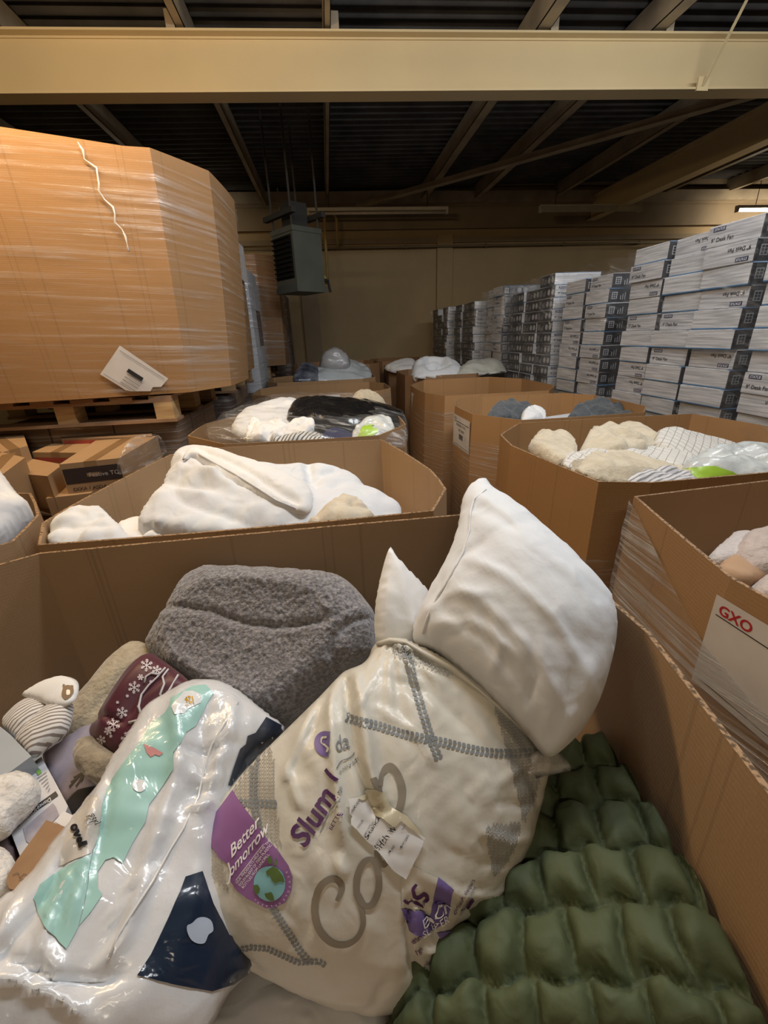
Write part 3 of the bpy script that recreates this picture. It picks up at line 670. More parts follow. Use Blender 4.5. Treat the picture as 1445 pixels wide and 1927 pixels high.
lb_C = [(-.885, 1.17), (-.935, 1.37), (-1.10, 1.61), (-1.5, 1.70), (-2.0, 1.6), (-2.05, 1.1), (-1.6, .93), (-1.03, .985)]
lb = bin_(lb_C, 1.12, 'cardboard bin at the left edge with a bulging white duvet', 1, seed=14)
# labels on the right hand bins
paper(r4, 'paper_label', (.832, 2.97, 1.08), (.03, -1, 0), (0, 0, 1), .34, .21, [('GXO', .05, .14, .09, 2), ('INTERNAL STOCK', .2, .32, .08, 2), ('RETURNS', .35, .48, .09, 2)], [(.05, .18, .95, .20), (.05, .93, .95, .945)], (.38, .55, .62, .72))
paper(r3, 'paper_label', (.773, 4.3, 1.075), (.02, -1, 0), (0, 0, 1), .34, .21, [('RETURNS', .3, .4, .1, 2), ('STOCK', .3, .25, .1, 2)], [(.05, .18, .95, .20), (.05, .93, .95, .945)], (.38, .55, .62, .70))
dv = np.array([.868-.755, 1.115-.66, 0]); dv /= np.linalg.norm(dv)
# big routing sheet on the right near bin, on the side facing the nearest bin
o_ = np.array([.755, .66, 1.085])+np.array([.02, -.30, 0])*0.10
e1 = np.array([.78-.755, .30-.66, 0.0]); e1 /= np.linalg.norm(e1)
paper(rn, 'paper_label', (.744, .665, 1.09), e1, (0, 0, 1), .33, .22, [('GXO', .04, .16, .10, 1), ('D', .46, .5, .10, 0)], [(.03, .18, .97, .19), (.03, .92, .97, .93)], lift=0.003)
# ---- tall wrapped box on its pallet at the left, stacked over wrapped cartons
m_wood = mat('pallet_wood', (0.50, 0.34, 0.17), 0.75, (0.36, 0.22, 0.10), scale=5, stretch=(1, 1, 8), bump=0.3)
m_wood2 = mat('pallet_board', (0.33, 0.20, 0.11), 0.8, (0.24, 0.14, 0.08), scale=6, bump=0.3)
def pallet(x0, x1, y0, y1, z0, label, rot=0):
    r = empty('wooden_pallet', ((x0+x1)/2, (y0+y1)/2, z0), label, 'pallet'); mb = MB()
    for k in range(3):
        xa = x0+(x1-x0-.10)*k/2
        for j in range(3): ya = y0+(y1-y0-.12)*j/2; mb.box(xa, xa+.10, ya, ya+.12, z0+.018, z0+.11)
    build_split(mb, 'spacer_block', m_wood, r)
    mb = MB()
    for j in range(3): ya = y0+(y1-y0-.12)*j/2; mb.box(x0-.01, x1+.01, ya-.005, ya+.125, z0, z0+.018)
    build_split(mb, 'bottom_board', m_wood2, r)
    mb = MB()
    for j in range(3): ya = y0+(y1-y0-.12)*j/2; mb.box(x0, x1, ya, ya+.12, z0+.11, z0+.128)
    for k in range(6): xa = x0+(x1-x0-.12)*k/5; mb.box(xa, xa+.12, y0, y1, z0+.128, z0+.146)
    build_split(mb, 'deck_board', m_wood2, r); return r
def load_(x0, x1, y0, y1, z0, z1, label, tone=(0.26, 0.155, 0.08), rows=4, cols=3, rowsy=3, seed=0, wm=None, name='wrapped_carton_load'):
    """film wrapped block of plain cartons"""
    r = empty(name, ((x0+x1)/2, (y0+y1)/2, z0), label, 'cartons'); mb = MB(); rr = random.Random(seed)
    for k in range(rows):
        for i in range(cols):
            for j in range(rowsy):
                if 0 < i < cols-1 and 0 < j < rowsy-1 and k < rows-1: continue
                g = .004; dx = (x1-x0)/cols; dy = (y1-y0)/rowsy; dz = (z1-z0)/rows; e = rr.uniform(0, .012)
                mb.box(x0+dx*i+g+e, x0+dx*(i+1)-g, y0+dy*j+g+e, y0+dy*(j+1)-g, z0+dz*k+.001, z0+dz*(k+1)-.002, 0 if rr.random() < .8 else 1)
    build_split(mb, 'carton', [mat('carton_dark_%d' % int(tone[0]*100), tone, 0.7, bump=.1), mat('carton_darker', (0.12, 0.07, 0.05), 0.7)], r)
    film_shell([(x0, y0), (x1, y0), (x1, y1), (x0, y1)], z0+.01, lambda x, y: z1-.005, wm or wrap_mat('film_b'), r, gap=.012, amp=.012, seed=seed, bow=.002); return r
load_(-2.0, -0.93, 2.70, 3.62, 0.0, 1.175, 'film wrapped block of cartons carrying the pallet of the tall wrapped box', seed=1)
pallet(-2.05, -0.90, 2.62, 3.60, 1.185, 'wooden pallet under the tall wrapped box at left')
tall_C = [(-2.02, 2.50), (-.80, 2.64), (-.625, 2.92), (-.60, 3.42), (-.80, 3.72), (-2.0, 3.75), (-2.2, 3.4), (-2.2, 2.7)]
tall = bin_(tall_C, 2.44, 'tall film wrapped brown box on a pallet, brightly lit at the left', 5, z0=1.34, seed=15, flare=0.085, bow=0.010, rim=lambda x, y: max(0, -(x+.9))*0.10, gap=.008,
            wrap=lambda x, y: 2.43+max(0, -(x+.9))*0.10, wm=wrap_mat('film_tall', 0.62, (1.3, 40, 1), rot=0.05, base=0.03, rough=0.22, lo=.50, hi=.78))
# ================================================================ what lies in the nearest bin
def hz(z, p0=(0, 1400), p1=(1400, 1400), p2=(700, 1900), dz=(0, 0, 0)):
    return [atz(p0[0], p0[1], z+dz[0]), atz(p1[0], p1[1], z+dz[1]), atz(p2[0], p2[1], z+dz[2])]
def heap(name, C, ztop, label, m, cat='bedding', z0=0.02, shrink=0.05, amp=0.05, sc=4.0, seed=0, res=0.03, group=None, zf=None):
    """lumpy pile filling a bin from its floor up"""
    C = np.array(C, float); c = C.mean(0); d = C-c; L = np.hypot(*d.T)[:, None]; B = resample(c+d*(L-shrink)/L, res)
    V, F, nb = cdt(B, res); f = poisson(B, 40, 500); g = np.clip(f(V[:, 0], V[:, 1])*4, 0, 1)**0.5; g[:nb] = 0
    z = (zf(V[:, 0], V[:, 1]) if zf else ztop)+amp*(fbm(V[:, 0]*sc, V[:, 1]*sc, seed, 4)-0.5)*2-0.12*(1-g)+0.35*amp*ridge(V[:, 0]*sc*1.3, V[:, 1]*sc*1.3, seed+5)
    vs = [(x, y, q) for (x, y), q in zip(V, z)]; fs = []; a = V[list(F[0])]; ccw = np.cross(a[1]-a[0], a[2]-a[0]) > 0
    for t in F: fs.append(t if ccw else t[::-1])
    b0 = len(vs); vs += [(x, y, z0) for x, y in V[:nb]]
    for i in range(nb): fs.append((b0+i, b0+(i+1) % nb, (i+1) % nb, i))
    vs.append((c[0], c[1], z0))
    for i in range(nb): fs.append((b0+(i+1) % nb, b0+i, len(vs)-1))
    o = mk(name, vs, fs, m, None, True, [(v[0], v[1]) for v in vs]); tag(o, label, cat, group); return o
def keep_in(o, C, gap=0.014, ztop=1.14):
    """press a soft body against the inner side of its bin where it would poke through the board"""
    C = np.array(C, float); n = len(C); cen = C.mean(0); lo = np.array(root_loc(o)); me = o.data; co = np.empty(len(me.vertices)*3); me.vertices.foreach_get('co', co); co = co.reshape(-1, 3)+lo
    for _ in range(2):
        for i in range(n):
            a, b_ = C[i], C[(i+1) % n]; d = b_-a; N = np.array([d[1], -d[0]]); N /= np.hypot(*N)
            if N@(a-cen) < 0: N = -N
            s = (co[:, :2]-a)@N+gap; k = (s > 0) & (co[:, 2] < ztop); co[k, :2] -= N*s[k][:, None]*0.985
    me.vertices.foreach_set('co', (co-lo).ravel()); me.update()
m_white = mat('white_cotton', (0.70, 0.72, 0.74), 0.85, (0.66, 0.67, 0.70), scale=6, bump=0.25, bscale=45, bdist=0.004, sheen=0.1, fold=((6, .015), (17, .007)))
m_white2 = mat('white_polycotton', (0.76, 0.755, 0.75), 0.8, (0.71, 0.70, 0.69), scale=4, bump=0.25, bscale=30, bdist=0.004, sheen=0.1, fold=((8, .018), (20, .006)))
m_offw = mat('offwhite_bedding', (0.55, 0.54, 0.53), 0.85, (0.45, 0.44, 0.43), scale=4, bump=0.3)
heap('bedding_pile', near_C, 0.70, 'pale bedding at the bottom of the nearest bin, under everything else', m_offw, seed=3, shrink=0.07)

# ---- green quilted comforter
m_green = mat('olive_microfibre', (0.060, 0.076, 0.030), 0.75, (0.048, 0.062, 0.025), scale=5, bump=0.4, bscale=45, bdist=0.004, sheen=0.0, fold=((14, .012), (34, .004)))
def green_wr(px, py, u, v, g):
    a, b = rotd(u, v, -12); a = a+0.034*(fbm(u*9, v*9, 4)-.5); b = b+0.040*(fbm(u*6, v*6, 7)-.5)+.006*np.sin(u*90)+0.10*a*a
    rb = b/0.078; k = np.floor(rb); fr = rb-k
    ca = a/0.064+0.5*np.mod(k, 2)*0.25+vn(k*3.1, k*0+.5, 3)*2.0; kc = np.floor(ca); fc = ca-kc
    er = np.minimum(fr, 1-fr)*0.078; ec = np.minimum(fc, 1-fc)*0.064
    puff = (1-np.exp(-(er/0.0095)**1.1))*(1-0.85*np.exp(-(ec/0.0065)**1.1))*(0.75+0.5*vn(kc*1.7, k*2.3, 5))
    pleat = (ridge(a*38, b*8, 11)-.4)*np.exp(-er/0.016)*0.016+.010*crum(a, b, 16, 3)
    return 0.036*puff+pleat+0.01*fbm(u*5, v*5, 2)
o = cushion('quilted_comforter', [(1150, 1418), (1195, 1418), (1212, 1435), (1235, 1480), (1262, 1540), (1300, 1620), (1340, 1700), (1385, 1790), (1425, 1870), (1460, 1950), (1480, 2010), (760, 2010), (770, 1900), (800, 1800), (850, 1700), (910, 1610), (980, 1530), (1020, 1460), (1080, 1425)],
            [atz(1180, 1430, .80), atz(1400, 1850, .86), atz(850, 1850, .74)], 0.050, m_green, res=0.0046, wr=green_wr, p=0.45, lim=0.35, Tb=0.05)
keep_in(o, near_C)
tag(o, 'olive green quilted comforter stuffed down the right side of the nearest bin', 'comforter')

# ---- grey teddy fleece bundle
m_fleece = mat('grey_teddy_fleece', (0.30, 0.285, 0.295), 0.95, (0.15, 0.14, 0.148), scale=130, contrast=(.38, .60), bump=1.0, bscale=150, bdist=0.006, sheen=0.6)
def fleece_wr(px, py, u, v, g):
    w = 0.0045*(vn(u*150, v*150, 3)+0.7*vn(u*260, v*260, 9)-0.8)
    w = w+seg(px, py, [(312, 1150), (380, 1152), (440, 1162), (500, 1184), (560, 1188), (620, 1180), (655, 1165)], 7, -0.010, True)
    w = w+seg(px, py, [(648, 1262), (640, 1230), (648, 1205), (672, 1180), (700, 1168)], 7, -0.014, False)+0.014*fbm(u*7, v*7, 1)
    w = w+seg(px, py, [(380, 1085), (500, 1095), (640, 1100)], 30, 0.010)+seg(px, py, [(340, 1230), (420, 1280), (540, 1335)], 26, 0.012)
    return w
o = cushion('fleece_blanket', [(375, 1078), (400, 1070), (450, 1071), (520, 1074), (590, 1080), (635, 1084), (660, 1098), (690, 1132), (706, 1160), (708, 1215), (690, 1242), (655, 1262), (610, 1300), (560, 1352), (540, 1367), (500, 1352), (440, 1322), (380, 1286), (320, 1250), (290, 1226), (284, 1212), (300, 1190), (330, 1146), (348, 1110), (360, 1090)],
            [atz(520, 1090, 1.04), atz(300, 1215, .90), atz(600, 1310, .86)], 0.085, m_fleece, res=0.0042, wr=fleece_wr, p=0.42, lim=0.5, N=80)
keep_in(o, near_C)
tag(o, 'grey teddy fleece bundle against the back wall of the nearest bin', 'blanket')

# ---- two white pillows sticking out of the printed bag
def pil_wr(px, py, u, v, g):
    w = 0.010*fbm(u*4, v*4, 8)
    for k, (a, b_, c_) in enumerate([([(890, 1090), (960, 1130), (1040, 1200), (1100, 1290)], 9, .006), ([(860, 1130), (930, 1180), (1010, 1260), (1060, 1350)], 9, .006), ([(840, 1170), (930, 1230), (1000, 1320), (1030, 1390)], 10, -.006), ([(900, 1010), (990, 1060), (1070, 1120), (1130, 1190)], 12, .004),
                     ([(905, 960), (960, 1010), (1010, 1070)], 8, .004), ([(820, 1150), (880, 1080), (930, 1060)], 9, -.005), ([(800, 1180), (860, 1150), (940, 1160)], 8, .005), ([(830, 1195), (900, 1200), (980, 1260)], 8, .006), ([(1030, 1400), (1060, 1340), (1070, 1270)], 8, -.006), ([(1040, 1410), (1090, 1340), (1110, 1250)], 8, .005), ([(985, 1340), (1010, 1290), (1000, 1230)], 7, -.005), ([(930, 1290), (950, 1240), (930, 1200)], 7, .005)]):
        w = w+seg(px, py, a, b_, c_)
    x, y = rotd(u, v, -55, 1, 1); w = w-0.007*ridge(x*5, y*18, 4)*np.clip(1.7-g, 0, 1)+0.006*crum(x*.6, y, 12, 9)+.008*billow(u*5, v*5, 3)
    return w
pillow_out = [(910, 903), (921, 908), (930, 925), (960, 944), (1010, 985), (1060, 1030), (1110, 1080), (1145, 1120), (1160, 1150), (1160, 1200), (1147, 1260), (1127, 1320), (1098, 1370), (1065, 1405), (1034, 1426), (1012, 1410), (985, 1375), (930, 1320), (880, 1275), (820, 1230), (785, 1215), (776, 1192), (790, 1160), (815, 1112), (845, 1060), (862, 1010), (868, 960), (880, 925)]
pil = empty('pillow', at(950, 1200, .78), 'large white pillow bulging out of the top of the printed bag', 'pillow')
PA = [(915, 905, .98), (1160, 1160, .76), (800, 1200, .84)]
c1 = cushion('pillow_case', pillow_out, PA, 0.115, m_white, pil, Tb=0.06, res=0.008, wr=pil_wr, p=0.5, smooth=3)
# piped seam along its left edge
Bp = bvh(c1); mbp = MB(); pts = []
for (x, y) in [(914, 922), (893, 940), (886, 965), (884, 1000), (872, 1040), (850, 1082), (826, 1122), (806, 1160), (797, 1192)]:
    q = cast(Bp, x, y, 0.002)
    if q is not None: pts.append(q)
mbp.tube(pts, 0.0022, 6); mbp.build('piped_seam', m_white2, pil, True)
o = cushion('pillow', [(735, 1029), (742, 1040), (760, 1066), (790, 1098), (812, 1122), (806, 1150), (795, 1190), (790, 1222), (750, 1222), (712, 1212), (705, 1185), (706, 1145), (714, 1095), (726, 1048)],
            [(735, 1030, .93), (800, 1215, .90), (705, 1190, .86)], 0.04, m_white2, res=0.008, wr=lambda px, py, u, v, g: 0.006*ridge(u*9, v*9, 2)+seg(px, py, [(735, 1050), (745, 1120), (760, 1200)], 9, .006), p=0.5)
tag(o, 'small white pillow corner pointing up behind the mouth of the printed bag', 'pillow')

# ---- big printed pillow bag
m_bag = mat('printed_bag_film', (0.60, 0.575, 0.51), 0.42, (0.54, 0.505, 0.43), scale=5, bump=0.35, bscale=22, bdist=0.006, coat=0.18, cbump=(14, 0.5), spec=0.4, fold=((9, .010), (26, .003)))
def bag_wr(px, py, u, v, g):
    w = 0.014*(fbm(u*4, v*4, 21)-.3)
    folds = [([(650, 1262), (655, 1330), (668, 1420), (690, 1480), (700, 1500)], 7, -.020), ([(632, 1275), (625, 1340), (632, 1410), (640, 1480), (648, 1540)], 8, .016), ([(668, 1250), (676, 1330), (690, 1420), (706, 1490)], 9, .014),
             ([(600, 1315), (580, 1370), (555, 1430), (550, 1460)], 7, .010), ([(560, 1460), (575, 1490), (560, 1440)], 5, .006), ([(640, 1275), (600, 1350), (590, 1400)], 6, -.006),
             ([(700, 1225), (690, 1290), (672, 1340)], 6, .008), ([(720, 1215), (760, 1225), (820, 1240), (880, 1290), (940, 1340), (1000, 1390)], 8, .010), ([(715, 1225), (780, 1245), (860, 1300)], 6, -.008),
             ([(740, 1250), (830, 1290), (900, 1350), (960, 1420)], 10, .006), ([(710, 1280), (790, 1310), (860, 1370), (920, 1450)], 9, -.005), ([(700, 1330), (760, 1370), (800, 1430)], 8, .005),
             ([(860, 1310), (930, 1400), (980, 1480), (1000, 1540)], 10, -.006), ([(1025, 1420), (960, 1430), (900, 1460)], 9, .005), ([(1015, 1480), (950, 1500), (890, 1490)], 8, -.005), ([(990, 1560), (930, 1560), (860, 1530)], 9, .006),
             ([(750, 1640), (800, 1650), (860, 1680), (900, 1695)], 7, -.010), ([(770, 1600), (840, 1640), (910, 1660), (960, 1640)], 8, .008), ([(800, 1560), (870, 1590), (960, 1600)], 9, -.004),
             ([(755, 1640), (752, 1700), (760, 1750), (780, 1800)], 6, -.018), ([(770, 1650), (800, 1700), (808, 1720)], 5, -.012), ([(790, 1770), (830, 1760), (848, 1740)], 6, -.012), ([(800, 1790), (835, 1785)], 5, .010), ([(780, 1740), (830, 1735), (850, 1725)], 6, .010),
             ([(370, 1590), (400, 1640), (440, 1700)], 8, -.006), ([(385, 1560), (415, 1610), (430, 1670), (425, 1720)], 7, .008), ([(360, 1660), (400, 1670), (430, 1660)], 6, -.010), ([(362, 1690), (400, 1720), (440, 1720)], 7, .006), ([(375, 1740), (440, 1745), (520, 1790)], 8, -.005),
             ([(430, 1790), (520, 1800), (620, 1830), (720, 1830)], 9, .004), ([(600, 1600), (590, 1680), (560, 1740)], 12, -.004), ([(720, 1780), (700, 1840), (660, 1880)], 10, -.005), ([(640, 1570), (650, 1600)], 8, .01)]
    for a, b_, c_ in folds: w = w+seg(px, py, a, b_, c_)
    # gathered mouth
    dx, dy = px-735, py-1190; r = np.hypot(dx, dy); th = np.arctan2(dy, dx)
    w = w+0.006*np.sin(th*26+r*.02)*np.exp(-r/120)
    x, y = rotd(u, v, -40); w = w+0.0085*crum(x, y, 11, 14)+0.004*crum(u, v, 26, 19)
    return w
bag_out = [(716, 1206), (702, 1216), (694, 1236), (680, 1250), (655, 1260), (640, 1270), (600, 1312), (540, 1371), (480, 1430), (430, 1484), (386, 1545), (378, 1590), (368, 1620), (360, 1645), (354, 1690), (370, 1735), (400, 1765), (435, 1785), (480, 1808), (560, 1850), (640, 1880), (720, 1896), (775, 1888), (815, 1862), (835, 1820), (848, 1770), (850, 1732), (900, 1700), (935, 1680), (950, 1655), (975, 1610), (1000, 1545), (1022, 1460), (1030, 1415), (1003, 1380), (965, 1340), (905, 1290), (855, 1253), (800, 1222), (765, 1204), (740, 1200)]
BA = [(600, 1850, .63), (730, 1210, .84), (1030, 1410, .78)]
bag = empty('printed_pillow_bag', at(650, 1650, .70), 'big cream printed plastic bag of pillows lying across the nearest bin', 'bag')
bagm = cushion('bag_film', bag_out, BA, 0.125, m_bag, bag, Tb=0.07, res=0.0065, wr=bag_wr, p=0.47, smooth=3, N=88)
PR = Print(bagm)
i_plum = mat('ink_plum', (0.085, 0.025, 0.10), 0.45); i_lil = mat('ink_lilac', (0.17, 0.12, 0.33), 0.45); i_mauve = mat('ink_mauve', (0.26, 0.115, 0.29), 0.45, (0.22, 0.09, 0.25), scale=9)
i_taupe = mat('ink_taupe', (0.24, 0.205, 0.16), 0.45); i_cable = mat('ink_cable_grey', (0.21, 0.225, 0.235), 0.5); i_knit = mat('ink_knit_beige', (0.38, 0.345, 0.29), 0.5); i_knit2 = mat('ink_knit_grey', (0.33, 0.325, 0.31), 0.5)
i_white = mat('ink_white', (0.85, 0.83, 0.86), 0.45); i_sea = mat('ink_sea_blue', (0.22, 0.48, 0.54), 0.45); i_land = mat('ink_leaf_green', (0.10, 0.17, 0.045), 0.45); i_cream = mat('bag_cream_patch', (0.60, 0.56, 0.48), 0.45)
def cable(line, w, m, step=8.5, off=0.0014):
    """knitted plait: rows of leaf pairs along a line"""
    L = np.array(line, float); d = np.hypot(*(L[1:]-L[:-1]).T); c = np.concatenate([[0], np.cumsum(d)]); s = 0.0
    while s < c[-1]:
        p = np.array([np.interp(s, c, L[:, 0]), np.interp(s, c, L[:, 1])]); q = np.array([np.interp(min(s+2, c[-1]), c, L[:, 0]), np.interp(min(s+2, c[-1]), c, L[:, 1])])
        t = (q-p)/(np.hypot(*(q-p))+1e-6) if s+1 < c[-1] else t
        n = np.array([-t[1], t[0]])
        for sd in (-1, 1):
            a = p+n*sd*0.6; b_ = p+n*sd*w*.5+t*(-step*.62); V = [a, a+t*step*.25+n*sd*w*.13, b_+t*step*.55, b_, b_-t*step*.1-n*sd*w*.12, a-t*step*.45+n*sd*w*.02]
            PR.tri(V, [(0, 1, 2, 3), (0, 3, 4, 5)], m, off)
        s += step
def knit(poly, m, sx=9.0, sy=5.5, ang=0.0, w=1.5, off=0.0010):
    P = np.array(poly, float); x0, y0 = P.min(0)-5; x1, y1 = P.max(0)+5; ca, sa = math.cos(math.radians(ang)), math.sin(math.radians(ang)); cx, cy = (x0+x1)/2, (y0+y1)/2; R = max(x1-x0, y1-y0)
    jr = -R
    while jr < R:
        j = jr
        i = -R; up = 1
        while i < R:
            q = [(i, j), (i+sx/2, j+sy*1.6*up)]; q = [np.array([cx+a*ca-b_*sa, cy+a*sa+b_*ca]) for a, b_ in q]; m_ = (q[0]+q[1])/2
            if inside(P, m_[0], m_[1]):
                t = (q[1]-q[0]); n = np.array([-t[1], t[0]])/np.hypot(*t)*w/2
                PR.tri([q[0]-n, q[1]-n, q[1]+n, q[0]+n], [(0, 1, 2, 3)], m, off)
            i += sx/2; up = -up; j += sy*up*-1 if False else 0
            j += sy*1.6 if up == -1 else -sy*1.6
        jr += sy*1.15
knit([(438, 1482), (470, 1440), (500, 1405), (514, 1400), (516, 1480), (524, 1545), (530, 1600), (505, 1575), (480, 1540), (455, 1508)], i_knit, 9, 6, 0, 1.6)
knit([(384, 1566), (398, 1580), (425, 1640), (430, 1680), (400, 1650), (382, 1610)], i_knit, 9, 6, 0, 1.4)
knit([(922, 1305), (965, 1345), (1000, 1382), (1026, 1412), (1020, 1450), (1008, 1500), (985, 1550), (970, 1480), (950, 1400), (935, 1350)], i_knit2, 8, 5, -5, 2.0)
knit([(914, 1553), (980, 1548), (972, 1590), (950, 1630), (930, 1650), (918, 1600)], i_knit2, 8, 5, 5, 2.0)
knit([(820, 1790), (838, 1790), (825, 1840), (800, 1870), (780, 1880), (785, 1830)], i_knit2, 8, 5, 10, 1.8)
knit([(735, 1205), (800, 1230), (860, 1262), (840, 1275), (780, 1250), (740, 1235)], i_knit2, 8, 5, 20, 1.3)
cable([(483, 1424), (479, 1450), (478, 1492), (480, 1520), (485, 1548), (488, 1570)], 15, i_cable, 8)
cable([(448, 1510), (470, 1512), (495, 1512), (520, 1513)], 15, i_cable, 8)
cable([(512, 1705), (530, 1735), (548, 1762), (566, 1790), (586, 1814)], 14, i_cable, 8)
cable([(428, 1782), (450, 1786), (475, 1782), (503, 1784), (530, 1796), (560, 1810), (600, 1808), (616, 1818)], 11, i_cable, 8)
cable([(762, 1212), (768, 1244), (776, 1276), (786, 1310), (797, 1347), (810, 1390), (826, 1430)], 17, i_cable, 9)
cable([(656, 1351), (685, 1360), (715, 1367), (755, 1380), (797, 1390), (835, 1397), (868, 1406), (900, 1413), (938, 1418), (985, 1417), (1024, 1416)], 17, i_cable, 9)
badge = [(439, 1487), (413, 1522), (383, 1561), (398, 1590), (414, 1615), (431, 1626), (435, 1658), (447, 1675), (466, 1690), (486, 1700), (500, 1708), (515, 1707), (538, 1697), (549, 1675), (551, 1650), (544, 1629), (525, 1602), (500, 1575), (482, 1548), (455, 1513)]
PR.poly(badge, i_mauve, 0.0018, 6)
PR.poly([(508.7+29.5*math.cos(a), 1661+33*math.sin(a)) for a in np.linspace(0, 2*math.pi, 28, endpoint=False)], i_sea, 0.0028, 6)
PR.poly([(508, 1633), (515, 1629), (524, 1633), (534, 1647), (537, 1658), (528, 1656), (520, 1660), (514, 1655), (510, 1645), (505, 1646), (503, 1638)], i_land, 0.0036, 5)
PR.poly([(479, 1664), (488, 1663), (492, 1670), (489, 1679), (484, 1680), (480, 1672)], i_land, 0.0036, 5)
PR.poly([(500, 1679), (512, 1676), (516, 1683), (518, 1692), (511, 1692), (503, 1686)], i_land, 0.0036, 5)
PR.poly([(507, 1609), (513, 1612), (514, 1622), (510, 1624), (506, 1620)], i_land, 0.0036, 4); PR.poly([(519, 1615), (523, 1617), (522, 1627), (517, 1627)], i_land, 0.0036, 4)
PR.text('Better', (437, 1615), (14.6, -17), (-1.5, -24), i_white, 0.0030, bold=0.02)
PR.text('omorrow', (435, 1650), (12.8, -15.6), (-1.5, -22), i_white, 0.0030, bold=0.02); PR.stroke([(432, 1622), (436, 1640), (433, 1658), (429, 1661)], 3.0, i_white, 0.003)
for k, tx in enumerate(['OUR PRODUCTS HELP SAVE THE', 'EQUIVALENT OF 750M PLASTIC', 'BOTTLES FROM LANDFILL']):
    PR.text(tx, (449+5.5*k, 1662+4.6*k), (3.0, -3.9), (-4.0, -3.1), i_white, 0.0030)
PR.stroke([(446, 1655), (498, 1587)], 1.0, i_white, 0.003, k=8)
for a0 in range(14):
    a = math.radians(-35+a0*13); ex = (-math.sin(a)*4.0, math.cos(a)*4.0); PR.text('RECYCLEDPLASTIC'[a0], (508.7+36*math.cos(a), 1662+39.5*math.sin(a)), ex, (math.cos(a)*3.6, math.sin(a)*3.6), i_white, 0.003)
# lettering
PR.text('Slum', (574, 1597), (22.5, -36.5), (-31, -28), i_plum, 0.002, bold=0.035)
PR.stroke([(613, 1448), (633, 1469)], 7, i_plum, 0.002, k=3)
PR.poly([(614+22*math.cos(a), 1400+24*math.sin(a)) for a in np.linspace(math.pi*.42, math.pi*1.62, 18)], i_lil, 0.0018, 6)
PR.stroke([(618, 1387), (608, 1390), (607, 1399), (615, 1403), (620, 1408), (618, 1415)], 4, i_cream, 0.003)
PR.text('da', (631, 1416), (20, -6), (-4, -31), i_cable, 0.002, bold=0.01)
PR.stroke([(603, 1567), (612, 1545), (622, 1526), (632, 1515), (639, 1504)], 2.2, i_cable, 0.002)
PR.stroke([(632, 1446), (640, 1433), (654, 1428), (668, 1416)], 2.0, i_cable, 0.002)
PR.text('BETTE', (625, 1563), (4.9, -8.0), (-6.4, -4.2), i_plum, 0.002)
PR.text('R EVERY BODY', (639, 1457), (4.2, -2.9), (-2.6, -6.2), i_cable, 0.002)
PR.text('EP', (641, 1494), (2.0, -9.0), (-6.0, -1.5), i_cable, 0.002)
W13 = [9, 12, 13, 12, 12, 13, 13, 12, 11]
PR.stroke([(634, 1694), (643, 1672), (636, 1656), (620, 1654), (602, 1670), (593, 1705), (600, 1745), (622, 1771), (650, 1776), (672, 1763), (683, 1738), (680, 1710), (671, 1682)], [8, 12, 14, 13, 13, 14, 14, 12, 10, 10, 10, 11], i_taupe, 0.0020)
PR.stroke([(671, 1684), (672, 1650), (684, 1622), (700, 1618), (711, 1640), (712, 1672), (700, 1700), (685, 1702), (673, 1682)], [12, 13, 12, 10, 11, 13, 13, 12, 12], i_taupe, 0.0023)
PR.stroke([(708, 1600), (712, 1618), (722, 1626), (732, 1612)], [10, 12, 12, 8], i_taupe, 0.0021)
PR.stroke([(702, 1464), (709, 1480), (716, 1500), (727, 1520)], [9, 11, 12, 12], i_taupe, 0.002)
PR.stroke([(714, 1480), (718, 1456), (734, 1442), (748, 1458), (756, 1486), (754, 1512), (745, 1535)], [8, 11, 13, 14, 15, 14, 12], i_taupe, 0.0023)
# lower right panel
PR.poly([(774, 1626), (800, 1640), (822, 1652), (809, 1721), (790, 1712), (756, 1706), (754, 1655)], i_cream, 0.0018, 7)
PR.poly([(823, 1651), (852, 1674), (847, 1700), (840, 1730), (815, 1748), (789, 1762), (768, 1747), (758, 1725), (755, 1708), (790, 1714), (809, 1721), (815, 1690)], i_lil, 0.0026, 6)
PR.stroke([(783, 1662), (776, 1673), (783, 1686), (798, 1680), (804, 1690), (796, 1700)], [5, 6, 7, 7, 7, 5], i_plum, 0.0028)
PR.stroke([(758, 1692), (766, 1698), (776, 1690)], 5, i_plum, 0.0028); PR.stroke([(776, 1696), (790, 1705), (796, 1702)], 4, i_plum, 0.0028)
PR.text('BACK', (793, 1744), (14.5, -9.5), (-5, -15.5), i_white, 0.0055); PR.text('SLEEPER', (794, 1760), (9.6, -6.2), (-4, -12), i_white, 0.0055)
PR.poly([(823, 1752), (846, 1748), (850, 1768), (846, 1785), (832, 1782)], i_lil, 0.003, 6)
PR.text('our back sleepers', (855, 1721), (3.7, -6.6), (-6.5, -3.5), i_plum, 0.0026); PR.text('cushioned support', (866, 1724), (2.7, -5.4), (-5, -2.8), i_cable, 0.0026)
PR.stroke([(878, 1706), (884, 1696), (889, 1690)], 6, i_plum, 0.0026); PR.text('eam', (779, 1774), (6, -5), (-5, -9), i_plum, 0.0028); PR.text('Fgh', (785, 1795), (5, -5), (-5, -9), i_plum, 0.0028)
PR.build('bag_print', bag)
# hem of film round the pillow
B2 = PR.B; mbp = MB(); pts = []
for (x, y) in [(712, 1214), (735, 1209), (765, 1213), (798, 1231), (850, 1261), (900, 1298), (960, 1350), (998, 1388), (1022, 1414)]:
    q = cast(B2, x, y, 0.003)
    if q is not None: pts.append(q)
mbp.tube(pts, [0.0045+0.0015*math.sin(i*2.1) for i in range(len(pts))], 7); mbp.build('gathered_hem', m_bag, bag, True)
